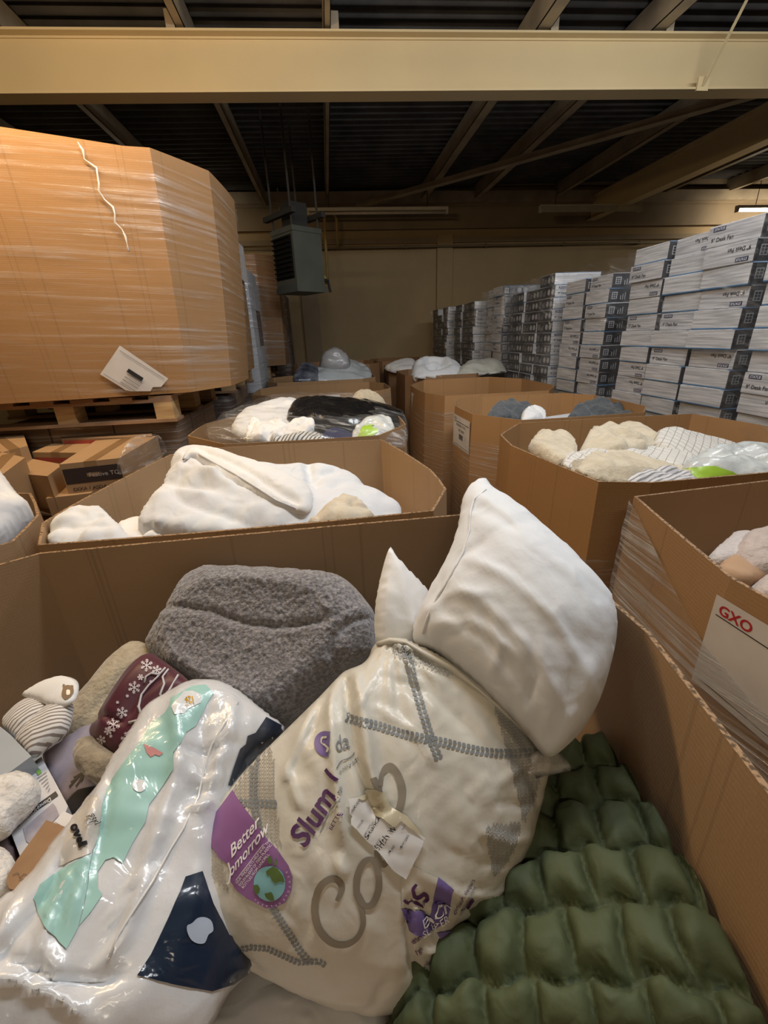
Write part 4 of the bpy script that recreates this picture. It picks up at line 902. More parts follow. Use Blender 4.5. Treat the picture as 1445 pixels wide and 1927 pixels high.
# return slip taped to it
m_slip = mat('slip_paper', (0.70, 0.69, 0.68), 0.6, (0.64, 0.63, 0.62), scale=30); m_tape = mat('clear_tape', (0.55, 0.50, 0.34), 0.15, (0.62, 0.58, 0.44), scale=25, coat=1.0, cbump=(30, .8))
sl = Print(B2); sl.poly([(656, 1505), (672, 1500), (690, 1512), (712, 1532), (734, 1550), (752, 1542), (776, 1558), (798, 1573), (785, 1605), (762, 1652), (740, 1636), (700, 1590), (665, 1556), (657, 1550)], m_slip, 0.007, 7)
sl.poly([(672, 1500), (700, 1480), (712, 1486), (740, 1520), (760, 1530), (798, 1573), (776, 1558), (752, 1542), (740, 1552), (712, 1532), (690, 1512)], m_tape, 0.009, 6)
slip = sl.build('return_slip', bag); sp_ = Print(B2)
for tx, o_, ex, ey in [('Standard', (690, 1577), (8.2, -11.5), (-6, -5), ), ('5Hth W', (711, 1600), (7.5, -9.5), (-9, -8))]: sp_.text(tx, o_, ex, ey, m_ink, 0.0085)
for tx, o_, s_ in [('REASON', (705, 1592), 4), ('DESCRIPTION', (686, 1572), 4), ('COLLINS', (672, 1558), 4), ('REFUND', (731, 1604), 4.2), ('18/07/2025', (753, 1594), 4.6), ('PAYMENT', (757, 1558), 3.8), ('11', (775, 1554), 5), ('ORDER NO', (661, 1528), 3.4), ('0012384', (667, 1520), 3.4), ('Corner', (744, 1545), 5)]:
    sp_.text(tx, o_, (s_*.52, -s_*.82), (-s_*.8, -s_*.5), m_ink if s_ > 4.1 else m_grey, 0.0085)
sp_.build('slip_writing', slip)
# ---- nursery print bedding in a clear bag
m_nurs = mat('nursery_bag_white', (0.66, 0.66, 0.67), 0.30, (0.56, 0.56, 0.57), scale=4, bump=0.4, bscale=14, bdist=0.010, coat=0.8, cbump=(11, 1.0), fold=((8, .014),))
def film_ink(n, c): return mat(n, c, 0.30, tuple(q*.88 for q in c), scale=9, coat=0.8, cbump=(11, 1.0))
i_teal = film_ink('print_teal', (0.36, 0.60, 0.55)); i_navy = film_ink('print_navy', (0.008, 0.018, 0.040)); i_pink = film_ink('print_pink', (0.62, 0.28, 0.27)); i_cloud = film_ink('print_cloud', (0.40, 0.45, 0.55)); i_pale = film_ink('print_white', (0.70, 0.71, 0.71)); i_orange = film_ink('print_orange', (0.60, 0.33, 0.02)); i_black = film_ink('print_black', (0.02, 0.02, 0.025)); i_warmw = film_ink('print_warm_white', (0.66, 0.61, 0.55))
def nur_wr(px, py, u, v, g):
    w = 0.022*(fbm(u*4, v*4, 31)-.4)
    for a, b_, c_ in [([(345, 1310), (335, 1380), (345, 1450), (330, 1520), (300, 1600), (270, 1680)], 14, .012), ([(400, 1330), (380, 1400), (390, 1480), (350, 1560)], 13, -.014), ([(440, 1340), (430, 1420), (400, 1490)], 12, .012),
                      ([(200, 1500), (190, 1580), (175, 1680), (150, 1760)], 9, .010), ([(225, 1480), (215, 1560), (200, 1620)], 9, -.008), ([(300, 1650), (270, 1720), (250, 1780), (200, 1840)], 10, .012), ([(150, 1620), (120, 1700), (60, 1780), (0, 1840)], 12, -.012),
                      ([(170, 1640), (130, 1720), (110, 1790), (150, 1860)], 10, .010), ([(60, 1700), (40, 1770), (0, 1800)], 10, .010), ([(0, 1850), (60, 1850), (140, 1880), (200, 1927)], 12, .014), ([(40, 1810), (110, 1850), (200, 1860), (260, 1840)], 10, -.012),
                      ([(340, 1440), (400, 1445), (450, 1420)], 10, -.012), ([(360, 1490), (400, 1500), (420, 1480)], 9, .010), ([(355, 1545), (375, 1550), (410, 1530)], 7, .012), ([(330, 1560), (290, 1640), (230, 1740), (200, 1790)], 4, .007)]: w = w+seg(px, py, a, b_, c_)
    x, y = rotd(u, v, 60); return w+0.013*crum(x, y, 9, 33)+0.006*crum(u, v, 20, 35)
nur = empty('bagged_bedding', at(250, 1700, .8), 'clear plastic bag of nursery print bedding in teal, white and navy, at lower left', 'bag')
nurm = cushion('bag_film', [(340, 1302), (362, 1290), (392, 1288), (430, 1300), (470, 1325), (500, 1349), (536, 1368), (520, 1400), (480, 1430), (450, 1480), (430, 1560), (440, 1650), (440, 1750), (480, 1800), (470, 1830), (430, 1870), (390, 1940), (300, 2010), (-80, 2010), (-110, 1860), (-60, 1760), (0, 1705), (40, 1665), (75, 1640), (100, 1600), (125, 1570), (160, 1520), (182, 1496), (205, 1450), (240, 1395), (265, 1350), (300, 1322)],
               [atz(390, 1310, .95), atz(0, 1800, .88), atz(430, 1850, .80)], 0.075, m_nurs, nur, Tb=0.06, res=0.008, wr=nur_wr, p=0.42, lim=0.6)
NP = Print(nurm)
NP.poly([(322, 1314), (361, 1292), (386, 1289), (402, 1305), (388, 1326), (367, 1367), (349, 1379), (339, 1398), (327, 1417), (327, 1448), (308, 1479), (280, 1516), (274, 1547), (249, 1588), (230, 1625), (214, 1614), (199, 1619), (184, 1641), (184, 1672), (193, 1684), (172, 1715), (149, 1742), (160, 1700), (170, 1616), (184, 1572), (190, 1519), (199, 1491), (212, 1466), (243, 1423), (268, 1392), (280, 1367), (311, 1342), (321, 1326)], i_teal, 0.0018, 9)
NP.poly([(170, 1608), (150, 1618), (131, 1628), (97, 1647), (75, 1666), (63, 1690), (73, 1720), (90, 1751), (125, 1786), (147, 1746), (160, 1690)], i_teal, 0.0018, 9)
NP.poly([(271, 1401), (290, 1408), (308, 1418), (300, 1424), (292, 1421), (284, 1426), (277, 1418)], i_pink, 0.003, 6)
NP.poly([(330, 1345), (324, 1330), (345, 1303), (362, 1302), (378, 1308), (376, 1324), (352, 1336), (345, 1344)], i_pale, 0.003, 6)
NP.text('12+', (365, 1314), (-9, -0.6), (1.5, 13), i_orange, 0.0042, bold=0.05); NP.text('months', (362, 1329), (-3.6, -0.3), (.5, 4), i_orange, 0.0042)
NP.poly([(349, 1650), (340, 1675), (332, 1692), (318, 1724), (304, 1754), (284, 1796), (258, 1836), (332, 1853), (398, 1865), (439, 1851), (475, 1825), (475, 1790), (430, 1760), (400, 1700), (380, 1640)], i_navy, 0.0018, 9)
NP.poly([(500, 1350), (536, 1369), (520, 1400), (480, 1435), (450, 1480), (428, 1478), (438, 1445), (451, 1409), (462, 1400), (465, 1385), (480, 1379)], i_navy, 0.0018, 8)
NP.poly([(370, 1728), (385, 1727), (396, 1735), (399, 1752), (390, 1760), (384, 1774), (372, 1776), (360, 1770), (352, 1757), (351, 1742), (360, 1737)], i_cloud, 0.003, 6, sm=3)
NP.poly([(255, 1468), (270, 1470), (274, 1484), (264, 1492), (252, 1487), (249, 1477)], i_pale, 0.003, 6, sm=3)
NP.poly([(150, 1500), (183, 1497), (194, 1520), (186, 1572), (170, 1606), (110, 1630), (120, 1590)], i_warmw, 0.0014, 8)
NP.text('oves', (135, 1556), (6.5, 15.5), (17, -9), i_black, 0.0035, bold=0.07); NP.text('styl', (166, 1536), (4.5, 9.5), (13, -6), i_black, 0.0035)
NP.build('bag_print', nur)
# clear heat sealed seam running down the bag
mbp = MB(); pts = [cast(NP.B, x, y, 0.002) for x, y in [(447, 1322), (425, 1360), (400, 1400), (385, 1440), (375, 1500), (345, 1560), (320, 1600), (285, 1660), (255, 1710), (225, 1760), (205, 1800)]]
mbp.tube([p for p in pts if p is not None], 0.0018, 6); mbp.build('heat_seal', mat('clear_seam', (0.75, 0.75, 0.74), 0.15, coat=1.0), nur, True)

# ---- small things piled at the left
m_cream = mat('cream_plush', (0.46, 0.40, 0.30), 0.95, (0.38, 0.32, 0.23), scale=60, bump=0.8, bscale=120, bdist=0.005, sheen=0.5)
o = cushion('plush_blanket', [(249, 1210), (270, 1209), (290, 1222), (320, 1260), (300, 1300), (250, 1350), (205, 1400), (165, 1425), (125, 1400), (120, 1360), (145, 1322), (178, 1285), (215, 1240)], [atz(260, 1215, .90), atz(130, 1360, .82), atz(240, 1390, .80)], .05, m_cream, res=.008, wr=lambda px, py, u, v, g: .003*vn(u*120, v*120, 2)+.012*fbm(u*8, v*8, 5)+seg(px, py, [(300, 1250), (250, 1290), (190, 1360)], 8, -.008), p=.45)
keep_in(o, near_C)
tag(o, 'cream plush blanket wedged behind the burgundy snowflake fabric', 'blanket')
m_burg = mat('burgundy_satin', (0.085, 0.012, 0.028), 0.5, (0.06, 0.01, 0.02), scale=8, sheen=.2)
br = empty('snowflake_blanket', atz(240, 1400, .83), 'burgundy fabric roll with white snowflakes and tie cords', 'blanket')
def bw(px, py, u, v, g): return .008*fbm(u*9, v*9, 8)+seg(px, py, [(180, 1360), (225, 1358), (262, 1372)], 6, -.010)+seg(px, py, [(330, 1270), (290, 1320), (258, 1370)], 8, -.012)+seg(px, py, [(300, 1250), (262, 1310), (210, 1390)], 12, .008)
bm_ = cushion('fabric', [(286, 1232), (300, 1238), (361, 1287), (345, 1310), (321, 1330), (290, 1380), (268, 1405), (246, 1424), (224, 1424), (200, 1408), (187, 1398), (172, 1382), (185, 1362), (199, 1345), (228, 1300), (255, 1258)], [atz(290, 1240, .96), atz(340, 1300, .95), atz(200, 1400, .88)], .045, m_burg, br, res=.007, wr=bw, p=.45)
BP = Print(bm_); i_snow = mat('snow_print', (0.62, 0.55, 0.58), .6)
def flake(x, y, r, a0=0):
    for k in range(6):
        a = a0+k*math.pi/3; c, s_ = math.cos(a), math.sin(a); BP.stroke([(x, y), (x+c*r, y+s_*r)], 1.6, i_snow, .0016, k=3)
        for rr, l in ((.45, .3), (.7, .28)):
            for sd in (-1, 1): a2 = a+sd*.9; BP.stroke([(x+c*r*rr, y+s_*r*rr), (x+c*r*rr+math.cos(a2)*r*l, y+s_*r*rr+math.sin(a2)*r*l)], 1.3, i_snow, .0018, k=2)
for q in [(253, 1294, 12), (230, 1341, 11), (242, 1390, 14), (214, 1364, 13), (276, 1253, 12), (295, 1262, 9), (192, 1392, 9), (231, 1413, 9), (265, 1275, 6), (205, 1375, 8), (222, 1322, 3), (240, 1310, 3), (262, 1330, 3), (210, 1385, 3), (246, 1360, 3), (284, 1283, 3)]: flake(*q, a0=q[0])
BP.build('snowflake_print', br)
m_cord = mat('white_cord', (0.55, 0.53, 0.54), .7)
for k, ln in enumerate([[(311, 1258), (296, 1275), (280, 1290), (268, 1308), (263, 1330), (266, 1345)], [(311, 1258), (300, 1270), (285, 1268), (275, 1274), (272, 1285)], [(335, 1272), (318, 1300), (305, 1312), (290, 1320), (284, 1336), (274, 1352), (258, 1356), (244, 1360)], [(316, 1262), (308, 1275), (310, 1288), (302, 1306), (306, 1318)]]):
    pts = [cast(BP.B, x, y, .003) for x, y in ln]
    mbp = MB(); mbp.tube([p for p in pts if p is not None], .0022, 6); mbp.build('tie_cord', m_cord, br, True)
m_fur = mat('beige_fur', (0.33, 0.27, 0.19), .95, (0.20, 0.16, 0.11), scale=25, stretch=(1, 1, 3), bump=.9, bscale=80, bdist=.006, sheen=.5)
o = cushion('fur_cuff', [(172, 1384), (187, 1398), (205, 1412), (226, 1426), (222, 1440), (214, 1462), (195, 1481), (172, 1470), (152, 1448), (148, 1420), (158, 1398)], [atz(172, 1384, .90), atz(226, 1430, .90), atz(180, 1478, .88)], .028, m_fur, res=.006, wr=lambda px, py, u, v, g: .012*ridge(u*16, v*30, 4)+.004*vn(u*120, v*90, 1), p=.5)
tag(o, 'crumpled beige fur piece poking out under the burgundy snowflake fabric', 'fabric')
m_lil = mat('lilac_fabric', (0.42, 0.36, 0.41), .8, (0.36, 0.31, 0.36), scale=40)
lc = empty('printed_cushion', atz(125, 1460, .82), 'pale lilac cushion with a printed brown leaf', 'cushion')
lm_ = cushion('cover', [(80, 1423), (115, 1396), (150, 1372), (176, 1362), (180, 1395), (170, 1430), (175, 1465), (200, 1484), (160, 1500), (126, 1518), (108, 1490)], [atz(90, 1423, .85), atz(176, 1370, .87), atz(140, 1505, .83)], .018, m_lil, lc, res=.008, p=.4)
LP = Print(lm_); i_leaf = mat('leaf_print', (.10, .085, .06), .7)
for q in [[(157, 1452), (147, 1463), (131, 1481)], [(156, 1453), (143, 1462), (139, 1463)], [(155, 1455), (142, 1468), (134, 1472)], [(157, 1455), (150, 1470), (143, 1480)], [(158, 1455), (155, 1466), (152, 1472)]]: LP.stroke(q, 3.0, i_leaf)
LP.stroke([(157, 1452), (165, 1460), (166, 1462)], 1.2, i_leaf); LP.stroke([(148, 1444), (151, 1449), (147, 1450)], 1.2, i_leaf); LP.build('leaf_print', lc)
m_blk = mat('black_cloth', (0.012, 0.010, 0.011), .8, sheen=.1)
o = cushion('black_cloth', [(156, 1484), (199, 1478), (215, 1500), (190, 1530), (174, 1545), (135, 1550), (118, 1528), (135, 1505)], [atz(156, 1490, .84), atz(205, 1500, .85), atz(130, 1545, .83)], .02, m_blk, res=.01, p=.4)
tag(o, 'black cloth in the gap beside the nursery print bag', 'fabric')
# packaged set with black band
def slab(name, outline, anch, th, m, parent=None, step=14, sm=0):
    pl = Plane(anch); O = resample_keep(np.array(outline, float) if not sm else smooth_poly(outline, sm), step); B = np.array([pl.uv(*q) for q in O]); V, F, nb = cdt(B, 0.03)
    a = V[list(F[0])]; ccw = np.cross(a[1]-a[0], a[2]-a[0]) > 0; n = len(V); vs = list(map(tuple, pl.w(V[:, 0], V[:, 1], 0.0)))+list(map(tuple, pl.w(V[:, 0], V[:, 1], -th))); fs = []
    for t in F: t = t if ccw else t[::-1]; fs.append(t); fs.append(tuple(i+n for i in t[::-1]))
    s = 1 if np.cross(B[1]-B[0], B[2]-B[0]) > 0 else -1
    for i in range(nb): j = (i+1) % nb; fs.append((i, i+n, j+n, j))
    return mk(name, vs, fs, m, parent, False, [tuple(q) for q in V]*2)
m_card = mat('white_card', (0.60, 0.60, 0.63), .5); m_silver = mat('silver_blue_card', (0.33, 0.37, 0.42), .4, (0.30, 0.34, 0.39), scale=12)
pk = empty('packaged_bedding_set', atz(60, 1500, .84), 'white card pack with black band and small printed lettering', 'package')
PKA = [atz(0, 1476, .875), atz(78, 1424, .875), atz(37, 1610, .885)]
pm = slab('card_sleeve', [(-60, 1516), (0, 1476), (78, 1424), (103, 1470), (128, 1517), (110, 1560), (60, 1622), (38, 1612), (18, 1560), (-60, 1600)], PKA, .03, m_card, pk)
PP = Print(pm); i_pic = mat('pack_picture', (0.36, 0.33, 0.37), .6, (0.27, 0.25, 0.30), scale=60); i_olive = mat('pack_olive', (.28, .22, .06), .6); i_grn = mat('pack_green', (.2, .42, .08), .6)
PP.poly([(112, 1485), (117, 1493), (42, 1546), (37, 1539)], m_ink, .0016, 8); PP.poly([(35, 1548), (38, 1554), (20, 1566), (18, 1560)], m_ink, .0016, 8)
PP.text('Disney', (96, 1502), (-6.6, 4.6), (3.6, 5.6), i_white, .0026, shear=.2); PP.text('HOME', (72, 1519), (-6.4, 4.6), (3.6, 5.2), i_white, .0026)
PP.poly([(44, 1560), (100, 1512), (106, 1520), (112, 1535), (58, 1590), (50, 1584)], i_pic, .0014, 9)
PP.poly([(38, 1455), (70, 1433), (72, 1436), (40, 1458)], i_olive, .0016, 6); PP.poly([(68, 1452), (76, 1448), (79, 1455), (72, 1460)], i_grn, .0016, 5); PP.poly([(50, 1456), (57, 1450), (59, 1453), (52, 1459)], m_ink, .0016, 5)
for k in range(6): PP.stroke([(70+k*4.2, 1466+k*5), (88+k*1.2, 1454+k*6)], 1.1, m_grey, .0016, k=4)
PP.build('pack_print', pk)
# striped towels behind a silver card
def stripe_mat(name, ang, per=0.0085, a=(0.66, 0.64, 0.62), b_=(0.22, 0.18, 0.16)):
    m, nt, bs = new_mat(name); L = nt.links; uv = nd(nt, 'ShaderNodeUVMap'); mp = nd(nt, 'ShaderNodeMapping'); mp.inputs['Rotation'].default_value = (0, 0, math.radians(ang)); L.new(uv.outputs[0], mp.inputs[0])
    w = nd(nt, 'ShaderNodeTexWave', Scale=1/per/3.2, Distortion=0.6); w.inputs['Detail Scale'].default_value = 1.0; L.new(mp.outputs[0], w.inputs['Vector'])
    r = nd(nt, 'ShaderNodeValToRGB'); r.color_ramp.elements[0].position = .28; r.color_ramp.elements[0].color = (*b_, 1); r.color_ramp.elements[1].position = .42; r.color_ramp.elements[1].color = (*a, 1)
    L.new(w.outputs['Color'], r.inputs[0]); L.new(r.outputs[0], bs.inputs['Base Color']); bs.inputs['Roughness'].default_value = .9; bs.inputs['Sheen Weight'].default_value = .3; return m
tw = empty('striped_towel_pack', atz(70, 1360, .85), 'pack of rolled brown striped baby towels behind a silver card', 'towels')
TA = [atz(10, 1360, .90), atz(140, 1280, .93), atz(60, 1420, .90)]
cushion('towel_roll', [(5, 1361), (31, 1333), (62, 1314), (90, 1325), (95, 1342), (70, 1370), (40, 1396), (20, 1385)], TA, .022, stripe_mat('stripes_a', 40), tw, res=.006, wr=lambda px, py, u, v, g: .006*ridge(u*20, v*20, 2))
cushion('towel_roll', [(30, 1395), (62, 1362), (93, 1333), (120, 1322), (138, 1326), (134, 1354), (125, 1378), (90, 1405), (60, 1428), (44, 1412)], TA, .026, stripe_mat('stripes_b', 65), tw, res=.006, wr=lambda px, py, u, v, g: .006*ridge(u*20, v*20, 4))
fl = cushion('hooded_flap', [(40, 1308), (60, 1294), (81, 1283), (105, 1275), (125, 1273), (145, 1281), (148, 1300), (136, 1324), (103, 1331), (70, 1318)], [atz(40, 1308, .925), atz(145, 1281, .945), atz(103, 1331, .935)], .014, m_white2, tw, res=.006)
FP = Print(fl); i_bear = mat('bear_print', (.26, .17, .10), .8); FP.poly([(122, 1291), (134, 1291), (139, 1300), (134, 1311), (124, 1317), (117, 1310), (118, 1299)], i_bear, .0016, 5, sm=2); FP.poly([(126, 1300), (132, 1300), (132, 1308), (126, 1309)], i_warmw, .0026, 4, sm=2); FP.poly([(119, 1288), (123, 1289), (121, 1294), (118, 1293)], i_bear, .0016, 3); FP.poly([(134, 1290), (138, 1291), (138, 1296), (134, 1294)], i_bear, .0016, 3); FP.build('bear_print', fl)
slab('silver_card', [(-80, 1320), (0, 1367), (19, 1382), (59, 1423), (0, 1466), (-80, 1520)], [atz(0, 1370, .915), atz(59, 1423, .915), atz(0, 1466, .912)], .05, m_silver, tw)
# fluffy white balls
m_fluff = mat('white_fluff', (0.74, 0.71, 0.67), .95, (0.62, 0.58, 0.54), scale=40, bump=1.0, bscale=90, bdist=.006, sheen=.6)
def fluff(outl, anch, T, label):
    o = cushion('fluffy_pompom', outl, anch, T, m_fluff, res=.0045, wr=lambda px, py, u, v, g: .008*(ridge(u*45, v*45, 3)+.6*vn(u*130, v*130, 5)), p=.5); tag(o, label, 'pompom'); return o
fluff([(-50, 1500), (0, 1476), (40, 1464), (68, 1468), (78, 1490), (68, 1510), (50, 1528), (30, 1545), (20, 1566), (0, 1576), (-50, 1590)], [atz(0, 1480, .905), atz(70, 1475, .905), atz(20, 1560, .91)], .035, 'larger white fluffy pompom on the white card pack, by the left edge')
fluff([(-50, 1600), (0, 1608), (20, 1612), (36, 1640), (30, 1672), (26, 1690), (0, 1705), (-50, 1710)], [atz(0, 1610, .905), atz(34, 1640, .905), atz(0, 1700, .91)], .03, 'smaller white fluffy pompom lying beside the brown leather tag')
m_leath = mat('tan_leather', (0.235, 0.125, 0.058), .55, (0.20, 0.10, 0.045), scale=30, bump=.2)
lt = empty('leather_tag', atz(75, 1600, .9), 'rounded tan leather tag lying over the card pack', 'tag')
s_ = slab('leather', [(87, 1543), (128, 1558), (115, 1585), (75, 1641), (64, 1654), (53, 1664), (40, 1672), (28, 1675), (17, 1672), (12, 1662), (14, 1648), (31, 1619)], [atz(87, 1543, .935), atz(128, 1558, .935), atz(30, 1670, .945)], .004, m_leath, lt)
q_ = Print(s_); q_.stroke([(24, 1648), (34, 1644), (38, 1652), (46, 1646), (56, 1650), (64, 1642)], 1.0, m_ink); q_.stroke([(36, 1656), (46, 1656), (58, 1654)], 1.0, m_ink); q_.build('embossed_writing', lt)
o = slab('paper_swing_tag', [(119, 1526), (143, 1537), (126, 1560), (103, 1546)], [atz(119, 1526, .932), atz(143, 1537, .932), atz(103, 1546, .932)], .002, m_paper); tag(o, 'small white paper tag next to the black cloth', 'tag')
m_blue = mat('blue_film', (0.02, .17, .42), .3); m_pk = mat('pale_pink_cloth', (0.52, 0.38, 0.38), .85, (0.55, 0.45, 0.43), scale=5)
o = slab('blue_card', [(60, 1662), (100, 1606), (100, 1622), (76, 1658)], [atz(60, 1662, .93), atz(100, 1606, .93), atz(76, 1658, .93)], .003, m_blue); tag(o, 'sliver of bright blue card under the leather tag', 'card')
o = cushion('pink_cloth', [(-60, 1650), (20, 1660), (60, 1660), (100, 1625), (120, 1640), (60, 1740), (-60, 1830)], [atz(0, 1680, .88), atz(90, 1640, .88), atz(0, 1780, .86)], .03, m_pk, res=.01, wr=lambda px, py, u, v, g: .01*ridge(u*10, v*14, 3)); tag(o, 'pale pink cloth between the pompom and the nursery print bag', 'fabric')
m_brown = mat('brown_cloth', (.14, .10, .10), .85)
o = cushion('brown_cloth', [(-60, 1575), (0, 1572), (20, 1560), (38, 1600), (40, 1640), (20, 1650), (-60, 1640)], [atz(0, 1575, .86), atz(38, 1600, .86), atz(0, 1640, .86)], .03, m_brown, res=.012); tag(o, 'dark brown cloth seen between the two white pompoms', 'fabric')
# white pillows under the bag
o = cushion('pillow', [(500, 1830), (560, 1865), (650, 1890), (740, 1900), (800, 1900), (810, 1950), (800, 2060), (340, 2060), (370, 1960), (430, 1880)], [atz(480, 1840, .66), atz(800, 1900, .66), atz(450, 2000, .70)], .03, m_white2, res=.012, wr=lambda px, py, u, v, g: .012*crum(u, v, 8, 6)+.01*billow(u*6, v*6, 1)); tag(o, 'white pillow under the printed bag at the bottom edge', 'pillow')
o = cushion('plastic_wrapping', [(990, 1425), (1030, 1410), (1060, 1422), (1078, 1448), (1066, 1452), (1020, 1462), (985, 1470)], [atz(1000, 1430, .95), atz(1085, 1450, .93), atz(1010, 1475, .92)], .002, wrap_mat('loose_film', .8, (14, 50, 1), base=.35), res=.009, wr=lambda px, py, u, v, g: .006*ridge(u*20, v*12, 6)); tag(o, 'loose clear film trailing below the large white pillow', 'film')
# ================================================================ bedding in the other bins
def soft(name, label, cat, outl, anch, T, m, sc=(7, 11), amp=.014, rot=0, res=.014, folds=(), p=.47, seed=1, lim=.8, Tb=None, group=None, fine=0.004, C=None):
    def wr(px, py, u, v, g):
        x, y = rotd(u, v, rot); w = amp*1.5*billow(x*sc[0]*.7, y*sc[1]*.7, seed)+amp*1.1*crum(x, y, sc[1]*.8, seed+3)+fine*crum(x, y, sc[1]*2.4, seed+8)
        for a, b_, c_ in folds: w = w+seg(px, py, a, b_, c_)
        return w
    o = cushion(name, outl, anch, T, m, res=res, wr=wr, p=p, lim=lim, Tb=Tb)
    if C: keep_in(o, C)
    tag(o, label, cat, group); return o
def softin(C, *a, **k): return soft(*a, C=C, **k)
heap('bedding_pile', duvet_C, 0.86, 'white bedding lying low in the bin behind the nearest one', m_white2, seed=8, amp=.05)
DA = [aty(380, 870, 1.70), aty(300, 1000, 1.25), aty(740, 975, 1.35)]
dv_ = empty('duvet', aty(500, 960, 1.5), 'big puffy white duvet with a folded over piped edge', 'duvet')
def dw(px, py, u, v, g):
    w = .026*billow(u*3.5, v*6, 4)+.018*crum(u, v, 8, 2)+.004*crum(u, v, 20, 7)
    for a, b_, c_ in [([(330, 880), (370, 915), (400, 945), (470, 985)], 9, .022), ([(310, 930), (350, 950), (420, 975)], 8, -.018), ([(330, 905), (370, 935), (430, 950)], 8, .018), ([(290, 975), (340, 965), (400, 985)], 8, .014), ([(430, 945), (500, 965), (570, 975)], 8, -.020), ([(585, 950), (583, 925), (576, 905)], 9, -.028), ([(640, 912), (600, 935), (590, 960)], 7, -.016), ([(690, 935), (640, 945), (620, 960)], 8, -.014), ([(470, 975), (520, 985), (580, 985)], 8, .015)]: w = w+seg(px, py, a, b_, c_)
    return w
cushion('body', [(268, 1010), (275, 980), (300, 945), (318, 905), (328, 870), (350, 850), (385, 850), (450, 880), (540, 900), (580, 896), (640, 899), (672, 915), (690, 932), (730, 950), (756, 972), (740, 1010), (600, 1030), (400, 1035)], DA, .075, m_white, dv_, res=.011, wr=dw, p=.42, lim=.6)
RA = [aty(370, 860, 1.53), aty(590, 950, 1.25), aty(480, 950, 1.23)]
rl = cushion('folded_edge', [(343, 868), (350, 852), (372, 845), (405, 849), (450, 866), (500, 884), (545, 903), (580, 920), (592, 945), (578, 966), (550, 962), (505, 948), (455, 925), (415, 900), (385, 875), (362, 862)], RA, .042, m_white2, dv_, res=.009, p=.5,
             wr=lambda px, py, u, v, g: .006*ridge(u*14, v*10, 5)+seg(px, py, [(372, 852), (400, 868), (440, 890), (480, 915), (520, 940), (560, 957)], 5, -.014, False)+.003*ridge(u*40, v*30, 9))
mbp = MB(); Bq = bvh(rl); pts = [cast(Bq, x, y, .002) for x, y in [(374, 854), (400, 869), (440, 891), (480, 916), (520, 941), (556, 957)]]; mbp.tube([p for p in pts if p is not None], .003, 6); mbp.build('piping', m_white, dv_, True)
softin(duvet_C, 'quilted_mattress_pad', 'cream quilted pad corner lying on the big white duvet', 'bedding', [(578, 992), (600, 966), (640, 934), (652, 936), (690, 962), (705, 985), (650, 1005)], [aty(640, 935, 1.30), aty(700, 985, 1.20), aty(585, 990, 1.17)], .025, mat('cream_quilting', (.60, .53, .42), .9, (.5, .43, .33), scale=20, bump=.6, bscale=40, bdist=.006), sc=(18, 18), amp=.012, res=.008)
softin(duvet_C, 'pillowcase', 'crumpled white pillowcase by the front wall of the duvet bin', 'bedding', [(96, 1045), (100, 1012), (118, 988), (150, 972), (185, 966), (198, 962), (212, 980), (240, 1005), (248, 1030), (160, 1050)], [aty(190, 970, 1.36), aty(100, 1030, 1.22), aty(235, 1020, 1.2)], .04, m_white, sc=(10, 16), amp=.02, seed=9, res=.009)
softin(duvet_C, 'white_sheet', 'rumpled white sheet between the pillowcase and the big duvet', 'bedding', [(222, 1000), (240, 988), (268, 984), (282, 992), (300, 975), (320, 985), (345, 1005), (300, 1030), (240, 1030)], [aty(240, 990, 1.36), aty(330, 1000, 1.3), aty(280, 1020, 1.22)], .02, m_white2, sc=(16, 12), amp=.018, seed=5, res=.009)
# film covered bin
heap('bedding_pile', bag_C, 0.92, 'white bedding under the shiny black roll', m_white2, seed=11, amp=.05)
m_binbag = mat('black_polythene', (0.010, 0.010, 0.011), .22, coat=.6, bump=.7, bscale=22, bdist=.008, bstretch=(3, 1, 1))
softin(bag_C, 'black_bag_roll', 'shiny black plastic bag stuffed into a long roll', 'bag', [(538, 800), (543, 775), (556, 758), (600, 757), (650, 759), (700, 764), (748, 776), (770, 796), (750, 808), (700, 820), (655, 838), (590, 838), (560, 815)], [aty(560, 765, 2.85), aty(760, 790, 2.75), aty(620, 832, 2.35)], .07, m_binbag, sc=(14, 7), amp=.010, rot=15, seed=3, res=.011, fine=.004,
     folds=[([(560, 800), (640, 812), (720, 815)], 5, -.03)])
softin(bag_C, 'white_duvet', 'white duvet behind and left of the black roll', 'duvet', [(436, 815), (450, 788), (470, 772), (510, 763), (556, 755), (570, 775), (545, 820), (490, 830)], [aty(470, 775, 2.85), aty(560, 762, 2.95), aty(490, 825, 2.45)], .05, m_white, seed=6)
softin(bag_C, 'white_cloth', 'crumpled white cloth in front of the black roll', 'bedding', [(465, 835), (470, 800), (482, 790), (500, 805), (516, 789), (530, 800), (565, 796), (593, 800), (585, 830), (520, 840)], [aty(480, 795, 2.5), aty(590, 805, 2.45), aty(520, 838, 2.28)], .025, m_white2, sc=(16, 14), amp=.03, seed=12, res=.011)
softin(bag_C, 'striped_cloth', 'grey striped cloth at the front rim of the film covered bin', 'bedding', [(515, 842), (530, 822), (560, 815), (600, 818), (625, 832), (610, 845)], [aty(530, 822, 2.32), aty(620, 832, 2.30), aty(560, 842, 2.25)], .02, stripe_mat('stripes_grey', 20, .018, (.55, .55, .53), (.10, .10, .10)), amp=.02, seed=14, res=.011)
softin(bag_C, 'navy_cloth', 'navy blue cloth tucked below the black roll', 'bedding', [(590, 840), (600, 822), (622, 811), (645, 812), (672, 828), (660, 845)], [aty(600, 822, 2.33), aty(665, 826, 2.33), aty(620, 842, 2.25)], .025, mat('navy_cotton', (.018, .022, .075), .8), seed=15, res=.011)
